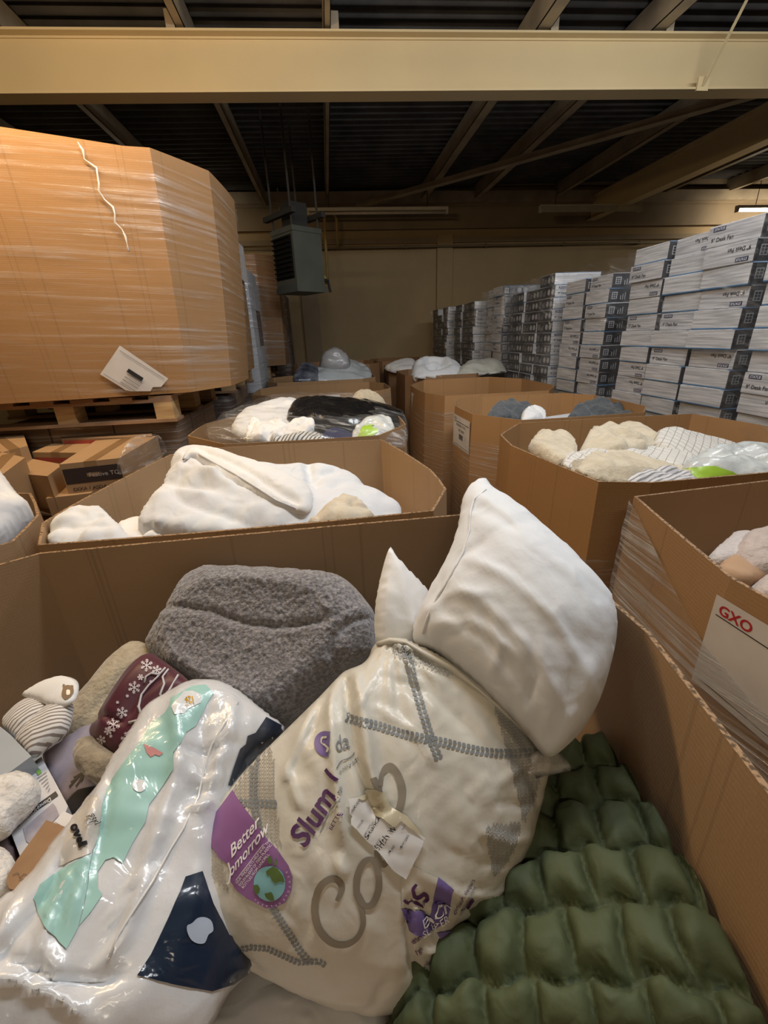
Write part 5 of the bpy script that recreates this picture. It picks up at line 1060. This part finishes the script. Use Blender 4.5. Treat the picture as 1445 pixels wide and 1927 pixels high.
gb = softin(bag_C, 'green_and_white_bag', 'small white plastic bag with lime green print beside the black roll', 'bag', [(660, 830), (672, 806), (690, 794), (715, 790), (738, 800), (742, 822), (705, 836)], [aty(672, 806, 2.42), aty(740, 810, 2.4), aty(690, 834, 2.28)], .035, mat('thin_white_plastic', (.62, .64, .62), .35, coat=.6, bump=.5, bscale=30, bdist=.01), sc=(14, 18), amp=.02, seed=16, res=.011)
GP = Print(gb); m_lime = mat('lime_print', (.36, .58, .05), .4, coat=.4); GP.poly([(672, 826), (680, 806), (690, 798), (704, 800), (712, 812), (700, 822), (688, 829)], m_lime, .004, 5); GP.build('lime_print', gb)
softin(bag_C, 'cream_towel', 'folded cream towel standing up behind the black roll', 'towel', [(656, 768), (663, 748), (676, 734), (702, 739), (725, 760), (732, 782), (690, 778)], [aty(676, 736, 3.0), aty(730, 775, 2.95), aty(660, 768, 2.9)], .04, m_cream, amp=.01, seed=17)
FC = cushion('film_cover', [(384, 812), (400, 800), (450, 772), (520, 752), (600, 749), (680, 751), (742, 774), (766, 793), (765, 835), (740, 845), (600, 838), (450, 838), (400, 828)], [aty(450, 775, 2.9), aty(760, 790, 2.7), aty(500, 842, 2.22)], .05, wrap_mat('film_cover', .95, (5, 26, 1), rot=.35, base=.07, rough=.1, lo=.54, hi=.74), bagbin, res=.02, Tb=0.0, p=.4, lim=.5, wr=lambda px, py, u, v, g: .025*ridge(u*4, v*7, 9))
m_pinkf = mat('pinkish_fleece', (.50, .41, .36), .95, (.42, .34, .30), scale=25, bump=1, bscale=80, bdist=.006, sheen=.5)
# bins further back
for C, z, lab, sd in [(b277_C, .80, 'bedding lying deep in the bin with the small white label', 21), (fl_C, 1.0, 'bedding under the white wrapped pillows far back in the middle', 22), (ff_C, .95, 'bedding in the furthest middle bin', 23), (r4_C, .93, 'bedding under the dark grey fleeces', 24), (r3_C, .92, 'bedding low in the bin in front of the far white duvets', 25), (r5_C, 1.02, 'bedding under the far white duvets', 26), (hc_C, .88, 'bedding under the honeycomb print sheet', 27), (rn_C, .93, 'bedding under the pinkish beige fleeces', 28), (lb_C, .96, 'bedding under the bulging white duvet at the left edge', 29), (r6_C, .9, 'bedding in the second furthest right hand bin', 30)]:
    heap('bedding_pile', C, z, lab, MATS['pinkish_fleece'] if sd == 28 else m_offw if sd not in (22, 26, 29) else m_white2, seed=sd, amp=.04, res=.05)
m_glazed = mat('bagged_white', (.52, .56, .58), .35, (.46, .50, .52), scale=6, coat=.7, bump=.6, bscale=20, bdist=.012)
softin(fl_C, 'wrapped_pillow', 'white pillow in clear plastic on the far middle bin', 'pillow', [(572, 722), (585, 704), (610, 693), (650, 686), (680, 690), (697, 706), (700, 722), (640, 730)], [aty(610, 694, 5.8), aty(697, 708, 5.7), aty(600, 725, 5.35)], .10, m_glazed, seed=31, res=.03, sc=(4, 7), amp=.03)
soft('knotted_bag', 'round tied white bag standing on top of the far wrapped pillow', 'bag', [(603, 697), (604, 676), (616, 662), (632, 657), (650, 664), (659, 680), (655, 697), (630, 703)], [aty(632, 658, 5.7), aty(657, 690, 5.6), aty(605, 695, 5.6)], .10, mat('dull_white_plastic', (.36, .36, .37), .4, coat=.5, bump=.5, bscale=15, bdist=.01), seed=32, res=.03, sc=(5, 8), amp=.03)
softin(fl_C, 'dark_bag', 'small navy and white bag left of the far wrapped pillow', 'bag', [(553, 720), (556, 698), (566, 686), (585, 688), (600, 700), (596, 720)], [aty(566, 688, 5.6), aty(598, 702, 5.5), aty(560, 718, 5.2)], .06, mat('navy_plastic', (.03, .035, .06), .3, (.2, .21, .24), scale=9, coat=.6), seed=33, res=.03)
softin(r5_C, 'rolled_duvet', 'white duvet rolled open at the far right hand bins, left of its neighbour', 'duvet', [(774, 728), (774, 700), (780, 684), (805, 679), (840, 682), (862, 692), (872, 708), (870, 728), (820, 732)], [aty(790, 682, 5.5), aty(868, 700, 5.4), aty(790, 726, 5.0)], .12, m_white, seed=34, res=.03, sc=(4, 4), amp=.022, folds=[([(790, 700), (806, 690), (828, 692), (832, 702), (812, 708), (796, 706)], 6, -.10)])
softin(r5_C, 'wrapped_duvet', 'duvet in clear plastic at the far right hand bins', 'duvet', [(848, 730), (856, 706), (872, 690), (905, 682), (935, 686), (952, 704), (952, 728), (900, 732)], [aty(880, 686, 5.4), aty(950, 704, 5.3), aty(860, 728, 5.0)], .11, mat('clear_bagged_duvet', (.58, .58, .52), .4, coat=.8, bump=.6, bscale=18, bdist=.012), seed=35, res=.03, sc=(4, 5), amp=.02)
soft('white_pillow', 'small pale pillow corner left of the rolled duvet', 'pillow', [(722, 693), (740, 684), (760, 679), (782, 680), (778, 700), (745, 702)], [aty(740, 684, 6.6), aty(780, 684, 6.5), aty(745, 700, 6.3)], .05, m_white2, seed=36, res=.04)
m_dgrey = mat('dark_grey_fleece', (.085, .095, .105), .95, (.06, .07, .08), scale=30, bump=.8, bscale=60, bdist=.01, sheen=.4)
softin(r4_C, 'grey_fleece', 'dark grey fleece heap at the left of its labelled bin', 'blanket', [(914, 800), (916, 782), (932, 768), (962, 761), (985, 768), (1002, 782), (1010, 800)], [aty(935, 768, 2.95), aty(1000, 785, 2.9), aty(925, 796, 2.72)], .04, m_dgrey, seed=37, sc=(12, 12), amp=.03)
softin(r4_C, 'grey_fleece', 'dark grey fleece heap at the right of its labelled bin', 'blanket', [(1068, 800), (1078, 776), (1105, 766), (1135, 763), (1168, 771), (1185, 788), (1180, 802)], [aty(1100, 766, 2.95), aty(1180, 780, 2.85), aty(1090, 800, 2.6)], .05, m_dgrey, seed=38, sc=(12, 12), amp=.03)
softin(r4_C, 'white_cushion', 'small white cushion against the left grey fleece', 'cushion', [(983, 795), (984, 774), (998, 766), (1014, 770), (1023, 785), (1020, 797)], [aty(998, 768, 2.85), aty(1022, 785, 2.8), aty(990, 794, 2.65)], .03, m_white2, seed=39)
o = slab('white_board', [(1016, 789), (1030, 784), (1085, 776), (1092, 782), (1040, 794), (1020, 798)], [aty(1030, 784, 2.8), aty(1085, 776, 2.9), aty(1040, 794, 2.62)], .01, m_card, step=20); tag(o, 'thin white board lying between the two dark grey fleeces', 'board')
# honeycomb bin
m_clamb = mat('cream_lambswool', (.62, .54, .41), .95, (.55, .47, .34), scale=20, bump=.8, bscale=55, bdist=.006, sheen=.5, fold=((7, .02),))
softin(hc_C, 'lambswool_throw', 'cream lambswool throw heaped at the left corner of the honeycomb bin', 'blanket', [(994, 845), (1002, 832), (1025, 825), (1062, 826), (1085, 845), (1080, 875), (1050, 880), (1020, 864)], [aty(1020, 828, 1.98), aty(1080, 850, 1.8), aty(1030, 872, 1.6)], .04, m_clamb, seed=41, sc=(14, 14), amp=.02)
softin(hc_C, 'cream_throw', 'cream throw bunched up behind the honeycomb sheet', 'blanket', [(1090, 862), (1098, 835), (1108, 824), (1150, 822), (1160, 812), (1185, 818), (1225, 832), (1228, 860), (1150, 872)], [aty(1110, 826, 2.0), aty(1225, 838, 1.95), aty(1120, 868, 1.65)], .05, m_clamb, seed=42, sc=(9, 12), amp=.03)
def honey_mat():
    m, nt, b = new_mat('honeycomb_print'); L = nt.links; uv = nd(nt, 'ShaderNodeUVMap'); v = nd(nt, 'ShaderNodeTexVoronoi', Scale=38.0, feature='DISTANCE_TO_EDGE'); v.inputs['Randomness'].default_value = 0.0
    mp = nd(nt, 'ShaderNodeMapping'); mp.inputs['Scale'].default_value = (1, 0.75, 1); mp.inputs['Rotation'].default_value = (0, 0, .785); L.new(uv.outputs[0], mp.inputs[0]); L.new(mp.outputs[0], v.inputs['Vector'])
    r = nd(nt, 'ShaderNodeValToRGB'); r.color_ramp.elements[0].position = .03; r.color_ramp.elements[0].color = (.33, .29, .25, 1); r.color_ramp.elements[1].position = .07; r.color_ramp.elements[1].color = (.64, .61, .56, 1)
    L.new(v.outputs['Distance'], r.inputs[0]); L.new(r.outputs[0], b.inputs['Base Color']); b.inputs['Roughness'].default_value = .85; return m
m_honey = honey_mat()
softin(hc_C, 'honeycomb_sheet', 'cream sheet printed with grey honeycomb, draped across its bin', 'bedding', [(1055, 880), (1062, 862), (1085, 854), (1140, 849), (1210, 840), (1262, 842), (1300, 862), (1298, 885), (1240, 880), (1180, 868), (1120, 868), (1080, 882)], [aty(1075, 860, 1.62), aty(1290, 865, 1.68), aty(1080, 880, 1.45)], .025, m_honey, seed=43, sc=(6, 10), amp=.014, res=.012)
softin(hc_C, 'honeycomb_cushion', 'upright fold of honeycomb printed fabric at the back right of the same bin', 'cushion', [(1228, 838), (1230, 820), (1242, 812), (1262, 811), (1290, 822), (1335, 832), (1385, 848), (1450, 856), (1500, 870), (1400, 885), (1290, 875), (1250, 855)], [aty(1245, 814, 1.95), aty(1450, 862, 1.85), aty(1260, 860, 1.7)], .05, m_honey, seed=44, sc=(6, 8), amp=.012, res=.012)
softin(hc_C, 'cream_fleece_sheet', 'plain cream fleece under the honeycomb sheet', 'bedding', [(1085, 892), (1110, 866), (1180, 864), (1245, 876), (1300, 890), (1290, 915), (1200, 900)], [aty(1110, 870, 1.55), aty(1290, 895, 1.5), aty(1200, 900, 1.38)], .02, m_clamb, seed=45, sc=(8, 14), amp=.02)
softin(hc_C, 'starred_blanket', 'cream blanket with small grey stars near the front of the honeycomb bin', 'blanket', [(1068, 885), (1090, 872), (1140, 876), (1195, 884), (1235, 895), (1230, 912), (1180, 918), (1120, 908)], [aty(1085, 876, 1.5), aty(1235, 898, 1.42), aty(1130, 908, 1.32)], .02, m_cream, seed=46, sc=(8, 14), amp=.015)
softin(hc_C, 'striped_sheet', 'white sheet with grey stripes at the front rim of the honeycomb bin', 'bedding', [(1165, 918), (1185, 900), (1215, 890), (1260, 890), (1295, 905), (1300, 930), (1230, 935)], [aty(1190, 898, 1.37), aty(1292, 905, 1.38), aty(1200, 928, 1.28)], .025, stripe_mat('stripes_c', 60, .016, (.60, .58, .58), (.22, .22, .23)), seed=47, sc=(8, 16), amp=.02, res=.01)
wb = softin(hc_C, 'carrier_bag', 'clear and white plastic bag with lime green base in the honeycomb bin', 'bag', [(1276, 888), (1296, 872), (1330, 858), (1390, 850), (1450, 855), (1530, 868), (1530, 925), (1400, 915), (1310, 912)], [aty(1300, 872, 1.55), aty(1450, 862, 1.6), aty(1320, 908, 1.38)], .035, MATS['thin_white_plastic'], seed=48, sc=(8, 14), amp=.025, res=.011)
GP = Print(wb); GP.poly([(1279, 886), (1300, 880), (1345, 878), (1375, 888), (1395, 899), (1370, 910), (1315, 908)], m_lime, .005, 7); GP.build('lime_print', wb)
# right near bin
m_pinkf = mat('pinkish_fleece', (.50, .41, .36), .95, (.42, .34, .30), scale=25, bump=1, bscale=80, bdist=.006, sheen=.5); m_tan = mat('tan_cotton', (.42, .26, .15), .85)
softin(rn_C, 'pinkish_fleece', 'pinkish beige fleece bulging at the right edge of the picture', 'blanket', [(1378, 1060), (1382, 1030), (1405, 1010), (1445, 1003), (1520, 1000), (1540, 1080), (1470, 1090), (1415, 1085)], [aty(1400, 1012, .95), aty(1520, 1010, .97), aty(1420, 1085, .78)], .05, m_pinkf, seed=51, sc=(8, 8), amp=.01, res=.01)
softin(rn_C, 'pale_fleece', 'pale fleece left of the pinkish beige fleece', 'blanket', [(1330, 1052), (1352, 1030), (1385, 1010), (1410, 1008), (1410, 1060), (1370, 1068), (1340, 1066)], [aty(1385, 1012, .97), aty(1335, 1055, .86), aty(1400, 1062, .84)], .025, mat('pale_fleece', (.52, .47, .45), .95, bump=1, bscale=80, bdist=.006, sheen=.5), seed=52, amp=.012, res=.01)
softin(rn_C, 'tan_cloth', 'tan cloth below the pale fleece', 'bedding', [(1345, 1075), (1360, 1060), (1400, 1060), (1440, 1078), (1440, 1100), (1400, 1105), (1365, 1092)], [aty(1365, 1062, .85), aty(1440, 1080, .82), aty(1380, 1100, .76)], .02, m_tan, seed=53, amp=.015, res=.01)
softin(rn_C, 'pink_fleece', 'small piece of pink fleece by the torn rim at the right edge', 'blanket', [(1412, 1118), (1420, 1098), (1450, 1090), (1540, 1095), (1540, 1150), (1440, 1140)], [aty(1420, 1100, .76), aty(1540, 1105, .80), aty(1440, 1138, .68)], .03, m_pinkf, seed=54, amp=.012, res=.01)
softin(lb_C, 'white_duvet', 'white duvet bulging out of the bin at the left edge', 'duvet', [(-110, 900), (-50, 885), (-10, 893), (18, 915), (45, 950), (69, 972), (55, 990), (25, 1025), (-20, 1050), (-110, 1070)], [aty(0, 900, 1.55), aty(65, 972, 1.38), aty(-20, 1045, 1.2)], .08, m_white, seed=55, sc=(5, 7), amp=.02, folds=[([(-20, 960), (10, 965), (35, 975)], 8, -.02), ([(-30, 1000), (10, 1000), (45, 985)], 8, .012)], res=.012)
# ================================================================ cartons and tall boxes at the left
m_cart = mat('brown_carton', (.36, .225, .115), .65, (.32, .195, .095), scale=3, bump=.1); m_cartd = mat('brown_carton_aged', (.27, .16, .085), .7, bump=.1); m_tapeb = mat('brown_tape', (.27, .16, .075), .25)
m_choc = mat('chocolate_print', (.035, .022, .020), .5); m_redp = mat('red_print', (.36, .06, .04), .6)
def carton(top, z, h, label, m=None, tape=True, band=None, txt=None):
    """closed carton: four top corners (front-left, front-right, back-right, back-left) at height z"""
    P = [atz(x, y, z) for x, y in top]; c = sum(P)/4; r = empty('carton', (c[0], c[1], z-h), label, 'box', 'brown cartons at the left')
    del r['group']
    mb = MB(); mb.quadbox([(p[0], p[1], z-h) for p in P]+[(p[0], p[1], z) for p in P]); mb.build('box_body', m or m_cart, r)
    if tape:
        a = (P[0]+P[1])/2; b_ = (P[3]+P[2])/2; s = (P[1]-P[0]); s = s/np.linalg.norm(s)*.025; up = np.array([0, 0, .0012])
        mk('parcel_tape', [a-s+up, a+s+up, b_+s+up, b_-s+up, a-s+up-np.array([0, .002, .07]), a+s+up-np.array([0, .002, .07])], [(0, 1, 2, 3), (4, 5, 1, 0)], m_tapeb, r)
    if band:
        f = P[1]-P[0]; n = np.array([f[1], -f[0], 0]); n /= np.linalg.norm(n); Q = lambda u, v, k=.0015: P[0]+f*u+n*k-np.array([0, 0, h*v])
        V = [Q(.02, band[0]), Q(.02, band[1]), Q(.98, band[1]), Q(.98, band[0])]; mk('printed_band', V, [(0, 1, 2, 3)], band[2], r)
    if txt:
        L = np.linalg.norm(f)
        for (s_, u, v, hh, mm) in txt: flat_text('box_lettering', s_, Q(u, v, .003), f/L*hh, (0, 0, hh), mm, r, bold=.01)
    return r
i_pal = mat('pale_print', (.45, .38, .33), .6)
carton([(111, 874), (224, 862), (296, 820), (180, 829)], 1.12, .155, 'brown carton with a dark chocolate printed band on its front', band=(.16, .62, m_choc), txt=[('Festive TC 18', .42, .46, .020, i_pal), ('DIXA / ASDA', .10, .84, .017, m_choc)])
carton([(-40, 884), (89, 896), (118, 874), (0, 852)], 1.08, .16, 'brown carton left of the one with the chocolate band', tape=True)
carton([(-60, 905), (4, 893), (47, 861), (-10, 848)], 1.15, .20, 'carton with red print right beside the left edge duvet', band=(.3, .5, m_redp))
carton([(0, 852), (52, 839), (44, 816), (-60, 822)], 1.15, .16, 'upright brown carton at the far left under the pallet')
carton([(60, 851), (146, 852), (178, 829), (100, 834)], 1.09, .14, 'flat brown carton behind the chocolate banded one', m=m_cart, band=(.2, .9, m_redp))
carton([(86, 938), (170, 928), (225, 885), (122, 905)], .98, .2, 'brown carton lying below the chocolate banded one', tape=False)
carton([(52, 915), (92, 925), (98, 912), (60, 905)], 1.0, .12, 'small grey printed carton in the gap by the left bin', m=m_cartd, tape=False, band=(.1, .5, m_choc))
carton([(115, 826), (286, 822), (286, 812), (115, 815)], 1.12, .10, 'flat carton with a red side just under the pallet', m=m_cartd, tape=False, band=(.1, .9, m_redp))
load_(-1.75, -.98, 1.80, 2.55, 0.0, .78, 'block of brown cartons supporting the loose cartons at left', seed=4, rows=3)
# film hanging over the banded carton
o = cushion('loose_film', [(222, 872), (230, 848), (248, 826), (268, 818), (300, 820), (306, 855), (270, 880), (225, 893)], [atz(230, 860, 1.16), atz(300, 822, 1.15), atz(240, 885, 1.08)], .02, wrap_mat('torn_film', .75, (30, 6, 1), rot=.5, base=.1, rough=.12), res=.015, wr=lambda px, py, u, v, g: .02*ridge(u*16, v*6, 3)); tag(o, 'torn clear film hanging over the corner of the banded carton', 'film')
# next tall boxes in the same row
def tallbox(x0, x1, y0, y1, z1, label, tone=1, z0=1.34, seed=40, paperlab=False, wm=None):
    C = [(x0, y0), (x1-.22, y0), (x1, y0+.2), (x1, y1-.2), (x1-.2, y1), (x0, y1)]; b_ = bin_(C, z1, label, tone, z0=z0, seed=seed, wrap=z1-.01, wm=wm or MATS['film_tall'], flare=.02); return b_, C
load_(-1.9, -.90, 4.02, 5.0, 0, 1.175, 'film wrapped cartons carrying the second tall box', seed=5); pallet(-1.95, -.84, 3.98, 5.02, 1.185, 'wooden pallet under the second tall wrapped box')
t2, C2 = tallbox(-1.9, -.76, 3.98, 4.95, 2.46, 'second tall wrapped box, half hidden behind the brightly lit one', 5, seed=41)
paper(t2, 'paper_label', (-.722, 4.25, 2.40), (.02, 1, 0), (0, 0, 1), .5, .30)
load_(-1.9, -.79, 5.28, 5.95, 0, 2.30, 'tall load of white film wrapped cartons catching the light', tone=(.55, .56, .60), rows=12, cols=2, rowsy=2, seed=6, wm=wrap_mat('film_white', .7, (2, 40, 1), base=.15), name='white_wrapped_load')
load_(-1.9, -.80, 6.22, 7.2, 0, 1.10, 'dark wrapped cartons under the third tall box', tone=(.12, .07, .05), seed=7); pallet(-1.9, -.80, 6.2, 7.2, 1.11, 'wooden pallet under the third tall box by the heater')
tallbox(-1.9, -.60, 6.25, 7.25, 2.58, 'third tall brown box, standing below the heater', 4, z0=1.27, seed=42)
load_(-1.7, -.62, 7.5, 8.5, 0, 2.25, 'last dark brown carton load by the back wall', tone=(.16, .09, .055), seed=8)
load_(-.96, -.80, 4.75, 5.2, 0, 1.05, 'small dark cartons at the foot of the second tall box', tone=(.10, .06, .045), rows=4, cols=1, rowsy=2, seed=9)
# torn film strings on the tall box
m_string = mat('twisted_film', (.75, .72, .68), .25, coat=.8)
mb = MB(); rr = random.Random(4); pts = []; x = -.365; 
for k in range(15): t = k/14; pts.append(Vector((-1.02+.10*t+.02*rr.uniform(-1, 1), 2.565+.01*rr.uniform(-1, 1)-.02, 2.44-.42*t)))
mb.tube(pts, [.0015+.004*abs(math.sin(k*1.7)) for k in range(15)], 6); o = mb.build('film_rope', m_string, tall, True)
rs = Print(bvh([c for c in tall.children if 'stretch' in c.name][0]))
sheet = rs; sheet.poly([(226, 650), (317, 712), (277, 759), (189, 704)], m_paper, .006, 9); sheet.poly([(243, 693), (271, 711), (267, 717), (239, 699)], m_ink, .010, 6)
for k in range(4): sheet.stroke([(240-4*k, 703+5*k), (268-4*k, 721+5*k)], 1.6, m_grey, .010, k=6)
sheet.stroke([(226, 659), (310, 713)], 1.0, m_grey, .010, k=8); sheet.stroke([(196, 703), (278, 753)], 1.0, m_grey, .010, k=8)
sheet.build('paper_label', tall)
# ================================================================ stacks of desk fan cartons
def face_mat(name, base, streak, blue):
    m, nt, b = new_mat(name); L = nt.links; uv = nd(nt, 'ShaderNodeUVMap'); mp = nd(nt, 'ShaderNodeMapping'); mp.inputs['Scale'].default_value = (1.2, 9, 1); L.new(uv.outputs[0], mp.inputs[0])
    oi = nd(nt, 'ShaderNodeObjectInfo'); ad = nd(nt, 'ShaderNodeVectorMath', operation='ADD'); L.new(mp.outputs[0], ad.inputs[0]); sc = nd(nt, 'ShaderNodeVectorMath', operation='SCALE'); sc.inputs['Scale'].default_value = 20
    cb = nd(nt, 'ShaderNodeCombineXYZ'); L.new(oi.outputs['Random'], cb.inputs[0]); L.new(oi.outputs['Random'], cb.inputs[1]); L.new(cb.outputs[0], sc.inputs[0]); L.new(sc.outputs[0], ad.inputs[1])
    n = nd(nt, 'ShaderNodeTexNoise', Scale=1.0, Detail=5.0, Distortion=.6); L.new(ad.outputs[0], n.inputs['Vector'])
    r = nd(nt, 'ShaderNodeMapRange'); r.inputs['From Min'].default_value = .38; r.inputs['From Max'].default_value = .62; L.new(n.outputs['Fac'], r.inputs['Value'])
    mx = nd(nt, 'ShaderNodeMix', data_type='RGBA'); mx.inputs[6].default_value = (*base, 1); mx.inputs[7].default_value = (*streak, 1); L.new(r.outputs[0], mx.inputs[0]); col = mx.outputs[2]
    if blue:
        sp = nd(nt, 'ShaderNodeSeparateXYZ'); L.new(uv.outputs[0], sp.inputs[0]); lt_ = nd(nt, 'ShaderNodeMath', operation='LESS_THAN'); lt_.inputs[1].default_value = .07; L.new(sp.outputs[1], lt_.inputs[0])
        m2 = nd(nt, 'ShaderNodeMix', data_type='RGBA'); L.new(lt_.outputs[0], m2.inputs[0]); L.new(col, m2.inputs[6]); m2.inputs[7].default_value = (.08, .22, .42, 1); col = m2.outputs[2]
    L.new(col, b.inputs['Base Color']); b.inputs['Roughness'].default_value = .45; return m
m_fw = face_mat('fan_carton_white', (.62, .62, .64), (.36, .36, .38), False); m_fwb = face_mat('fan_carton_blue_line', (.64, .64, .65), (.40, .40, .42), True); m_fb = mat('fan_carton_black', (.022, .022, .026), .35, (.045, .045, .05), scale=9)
m_navy = mat('navy_logo', (.02, .03, .09), .4); m_pw = mat('white_panel_print', (.42, .42, .44), .5); m_bl = mat('bright_white_print', (.75, .75, .78), .5)
LY, LH, LX = .318, .101, .44
def fan_proto(kind, turned=False):
    """kind: logo / flipped / plain; turned = dark long side showing"""
    lx, ly = LX, LY
    r = empty('fan_carton', (0, 0, 0)); b0 = .003
    V = [(0, -ly/2, 0), (lx, -ly/2, 0), (lx, ly/2, 0), (0, ly/2, 0), (0, -ly/2, LH), (lx, -ly/2, LH), (lx, ly/2, LH), (0, ly/2, LH)]
    F = [(0, 3, 2, 1), (4, 5, 6, 7), (0, 1, 5, 4), (1, 2, 6, 5), (2, 3, 7, 6), (3, 0, 4, 7)]; UV = [(0, 0), (1, 0), (1, 1), (0, 1)]*6
    A_, B_ = (1, 0) if not turned else (0, 1)
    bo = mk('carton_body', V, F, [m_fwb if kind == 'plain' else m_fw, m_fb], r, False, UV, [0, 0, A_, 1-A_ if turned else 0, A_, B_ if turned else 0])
    md = bo.modifiers.new('bevel', 'BEVEL'); md.width = .003; md.segments = 1
    # end face (-y) and long face (-x) prints
    def rect(L, o, ex, ey, u0, v0, u1, v1): o = np.array(o, float); return [o+ex*u0+ey*v0, o+ex*u1+ey*v0, o+ex*u1+ey*v1, o+ex*u0+ey*v1]
    X = np.array([1., 0, 0]); Z = np.array([0, 0, 1.]); Yn = np.array([0, -1., 0])
    if not turned: oW, eW, oB, eB, WB = (-.0012, ly/2, 0), Yn, (0, -ly/2-.0012, 0), X, lx
    else: oB, eB, oW, eW, WB = (-.0012, ly/2, 0), Yn, (0, -ly/2-.0012, 0), X, ly
    V = rect(0, oB, eB, Z, .024, .026, .068, .074); F = [(0, 1, 2, 3)]
    for i in range(2):
        for j in range(3): q = rect(0, np.array(oB)+np.cross(eB, Z)*.0006, eB, Z, .029+i*.018, .030+j*.014, .044+i*.018, .041+j*.014); b1 = len(V); V += q; F.append((b1, b1+1, b1+2, b1+3))
    FM = [0]+[1]*6
    for k in range(3): q = rect(0, oB, eB, Z, .095+.018*k, .02, .101+.018*k, .05+.01*k); b1 = len(V); V += q; F.append((b1, b1+1, b1+2, b1+3)); FM.append(0)
    for k in range(2 if WB > .3 else 0):
        cx = .20+.07*k; b1 = len(V); V.append(tuple(np.array(oB)+eB*cx+Z*.05)); n = 16
        for i in range(n): a = 2*math.pi*i/n; V.append(tuple(np.array(oB)+eB*(cx+.026*math.cos(a))+Z*(.05+.026*math.sin(a))))
        for i in range(n): F.append((b1, b1+1+i, b1+1+(i+1) % n)); FM.append(0)
    mk('panel_print', V, F, [m_pw, m_fb], r, False, None, FM)
    if kind != 'plain':
        o = np.array(oW, float); s = 1
        if kind == 'flipped': o = o+eW*ly+Z*LH; s = -1
        e, z_ = eW*s, Z*s
        mk('logo_patch', rect(0, o, e, z_, .03, .072, .105, .092), [(0, 1, 2, 3)] if True else None, m_navy, r)
        n_ = np.cross(eW, Z)*.0006
        flat_text('logo_lettering', 'STATUS', o+n_+e*.036+z_*.0765, e*.0128, z_*.012+e*.002, m_bl, r, bold=.03)
        flat_text('name_lettering', '9" Desk Fan', o+n_+e*.028+z_*.024, e*.020, z_*.020, m_ink, r, bold=.015)
    return r
PRO = {(k, t): fan_proto(k, t) for k in ('logo', 'flipped', 'plain') for t in (False, True)}
ORD = ['top', 'second', 'third', 'fourth', 'fifth', 'sixth', 'seventh', 'eighth', 'ninth', 'tenth', 'eleventh', 'twelfth']
used = set(); rf_ = random.Random(11)
def place_fan(kind, turned, loc, rz, label, group, parts=True):
    P = PRO[(kind, turned)]; key = (kind, turned)
    if key not in used: r = P; used.add(key)
    else:
        r = P.copy(); COL.objects.link(r)
        for ch in P.children:
            if not parts and ch.name.split('.')[0] != 'carton_body': continue
            c = ch.copy(); COL.objects.link(c); c.parent = r
    r.location = loc; r.rotation_euler = (0, 0, rz); tag(r, label, 'box', group)
m_grayload = (.30, .30, .31)
STK = [('edge', 2.10, 1.44, 2, .95, 11, False, 'right edge stack', ['nearest', 'second']),
       ('tall', 2.15, 2.20, 3, .95, 11, False, 'second stack from the right edge', ['nearest', 'middle', 'far']),
       ('third', 2.17, 3.47, 2, .95, 11, False, 'third stack from the right edge', ['nearest', 'far']),
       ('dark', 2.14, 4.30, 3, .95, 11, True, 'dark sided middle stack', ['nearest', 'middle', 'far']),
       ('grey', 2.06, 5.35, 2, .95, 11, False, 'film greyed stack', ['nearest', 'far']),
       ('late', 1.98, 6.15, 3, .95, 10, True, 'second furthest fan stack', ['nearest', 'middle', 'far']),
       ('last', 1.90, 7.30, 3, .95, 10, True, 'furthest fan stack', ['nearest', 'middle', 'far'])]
for nm, x, y0, nc, zb, nr, turned, desc, cn in STK:
    L = LY+.012; y1 = y0+nc*L
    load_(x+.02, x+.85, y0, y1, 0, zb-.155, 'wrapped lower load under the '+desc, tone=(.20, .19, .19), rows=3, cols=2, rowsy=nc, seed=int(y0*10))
    pallet(x, x+.86, y0-.01, y1+.01, zb-.148, 'wooden pallet under the '+desc)
    for c in range(nc):
        yc = y0+L*(c+.5); lean = rf_.uniform(-.02, .03); n = nr-(1 if rf_.random() < .35 else 0); sh = 0
        for k in range(n):
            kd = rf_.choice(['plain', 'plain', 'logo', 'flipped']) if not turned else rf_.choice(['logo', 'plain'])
            if k == 0 and c == 0: kd = 'logo'
            sh = sh*.6+rf_.uniform(-.02, .02); o = ORD[n-1-k]
            lab = ('%s fan carton, %s column, %s' % (o, cn[c], desc)).replace('top fan', 'topmost fan')
            place_fan(kd, turned, (x+sh-lean*k/n-(.03 if nm == 'tall' and c < 2 and k == 5 else 0), yc+rf_.uniform(-.003, .003), zb+k*(LH+.0015)), rf_.uniform(-.045, .045), lab, 'desk fan cartons in stacks along the right', True)
    zt = zb+nr*(LH+.0015)
    # film round the load
    r_ = empty('film_sleeve', (x, (y0+y1)/2, zb), 'clear film wound round the '+desc, 'film')
    film_shell([(x-.03, y0-.012), (x+.50, y0-.012), (x+.50, y1+.012), (x-.03, y1+.012)], zb, (lambda q: (lambda a, b_: q))(zt-.01), wrap_mat('film_fans' if y0 < 4 else 'film_fans_far', .40 if y0 < 4 else .55, (1.4, 30, 1), rot=.35, base=.04 if y0 < 4 else .10, lo=.52, hi=.8), r_, gap=.006, amp=.02, seed=int(y0*7), bow=.001)

for k_, P_ in PRO.items():
    if k_ not in used:
        for ch in list(P_.children): bpy.data.objects.remove(ch)
        bpy.data.objects.remove(P_)
print('objects', len(bpy.data.objects))
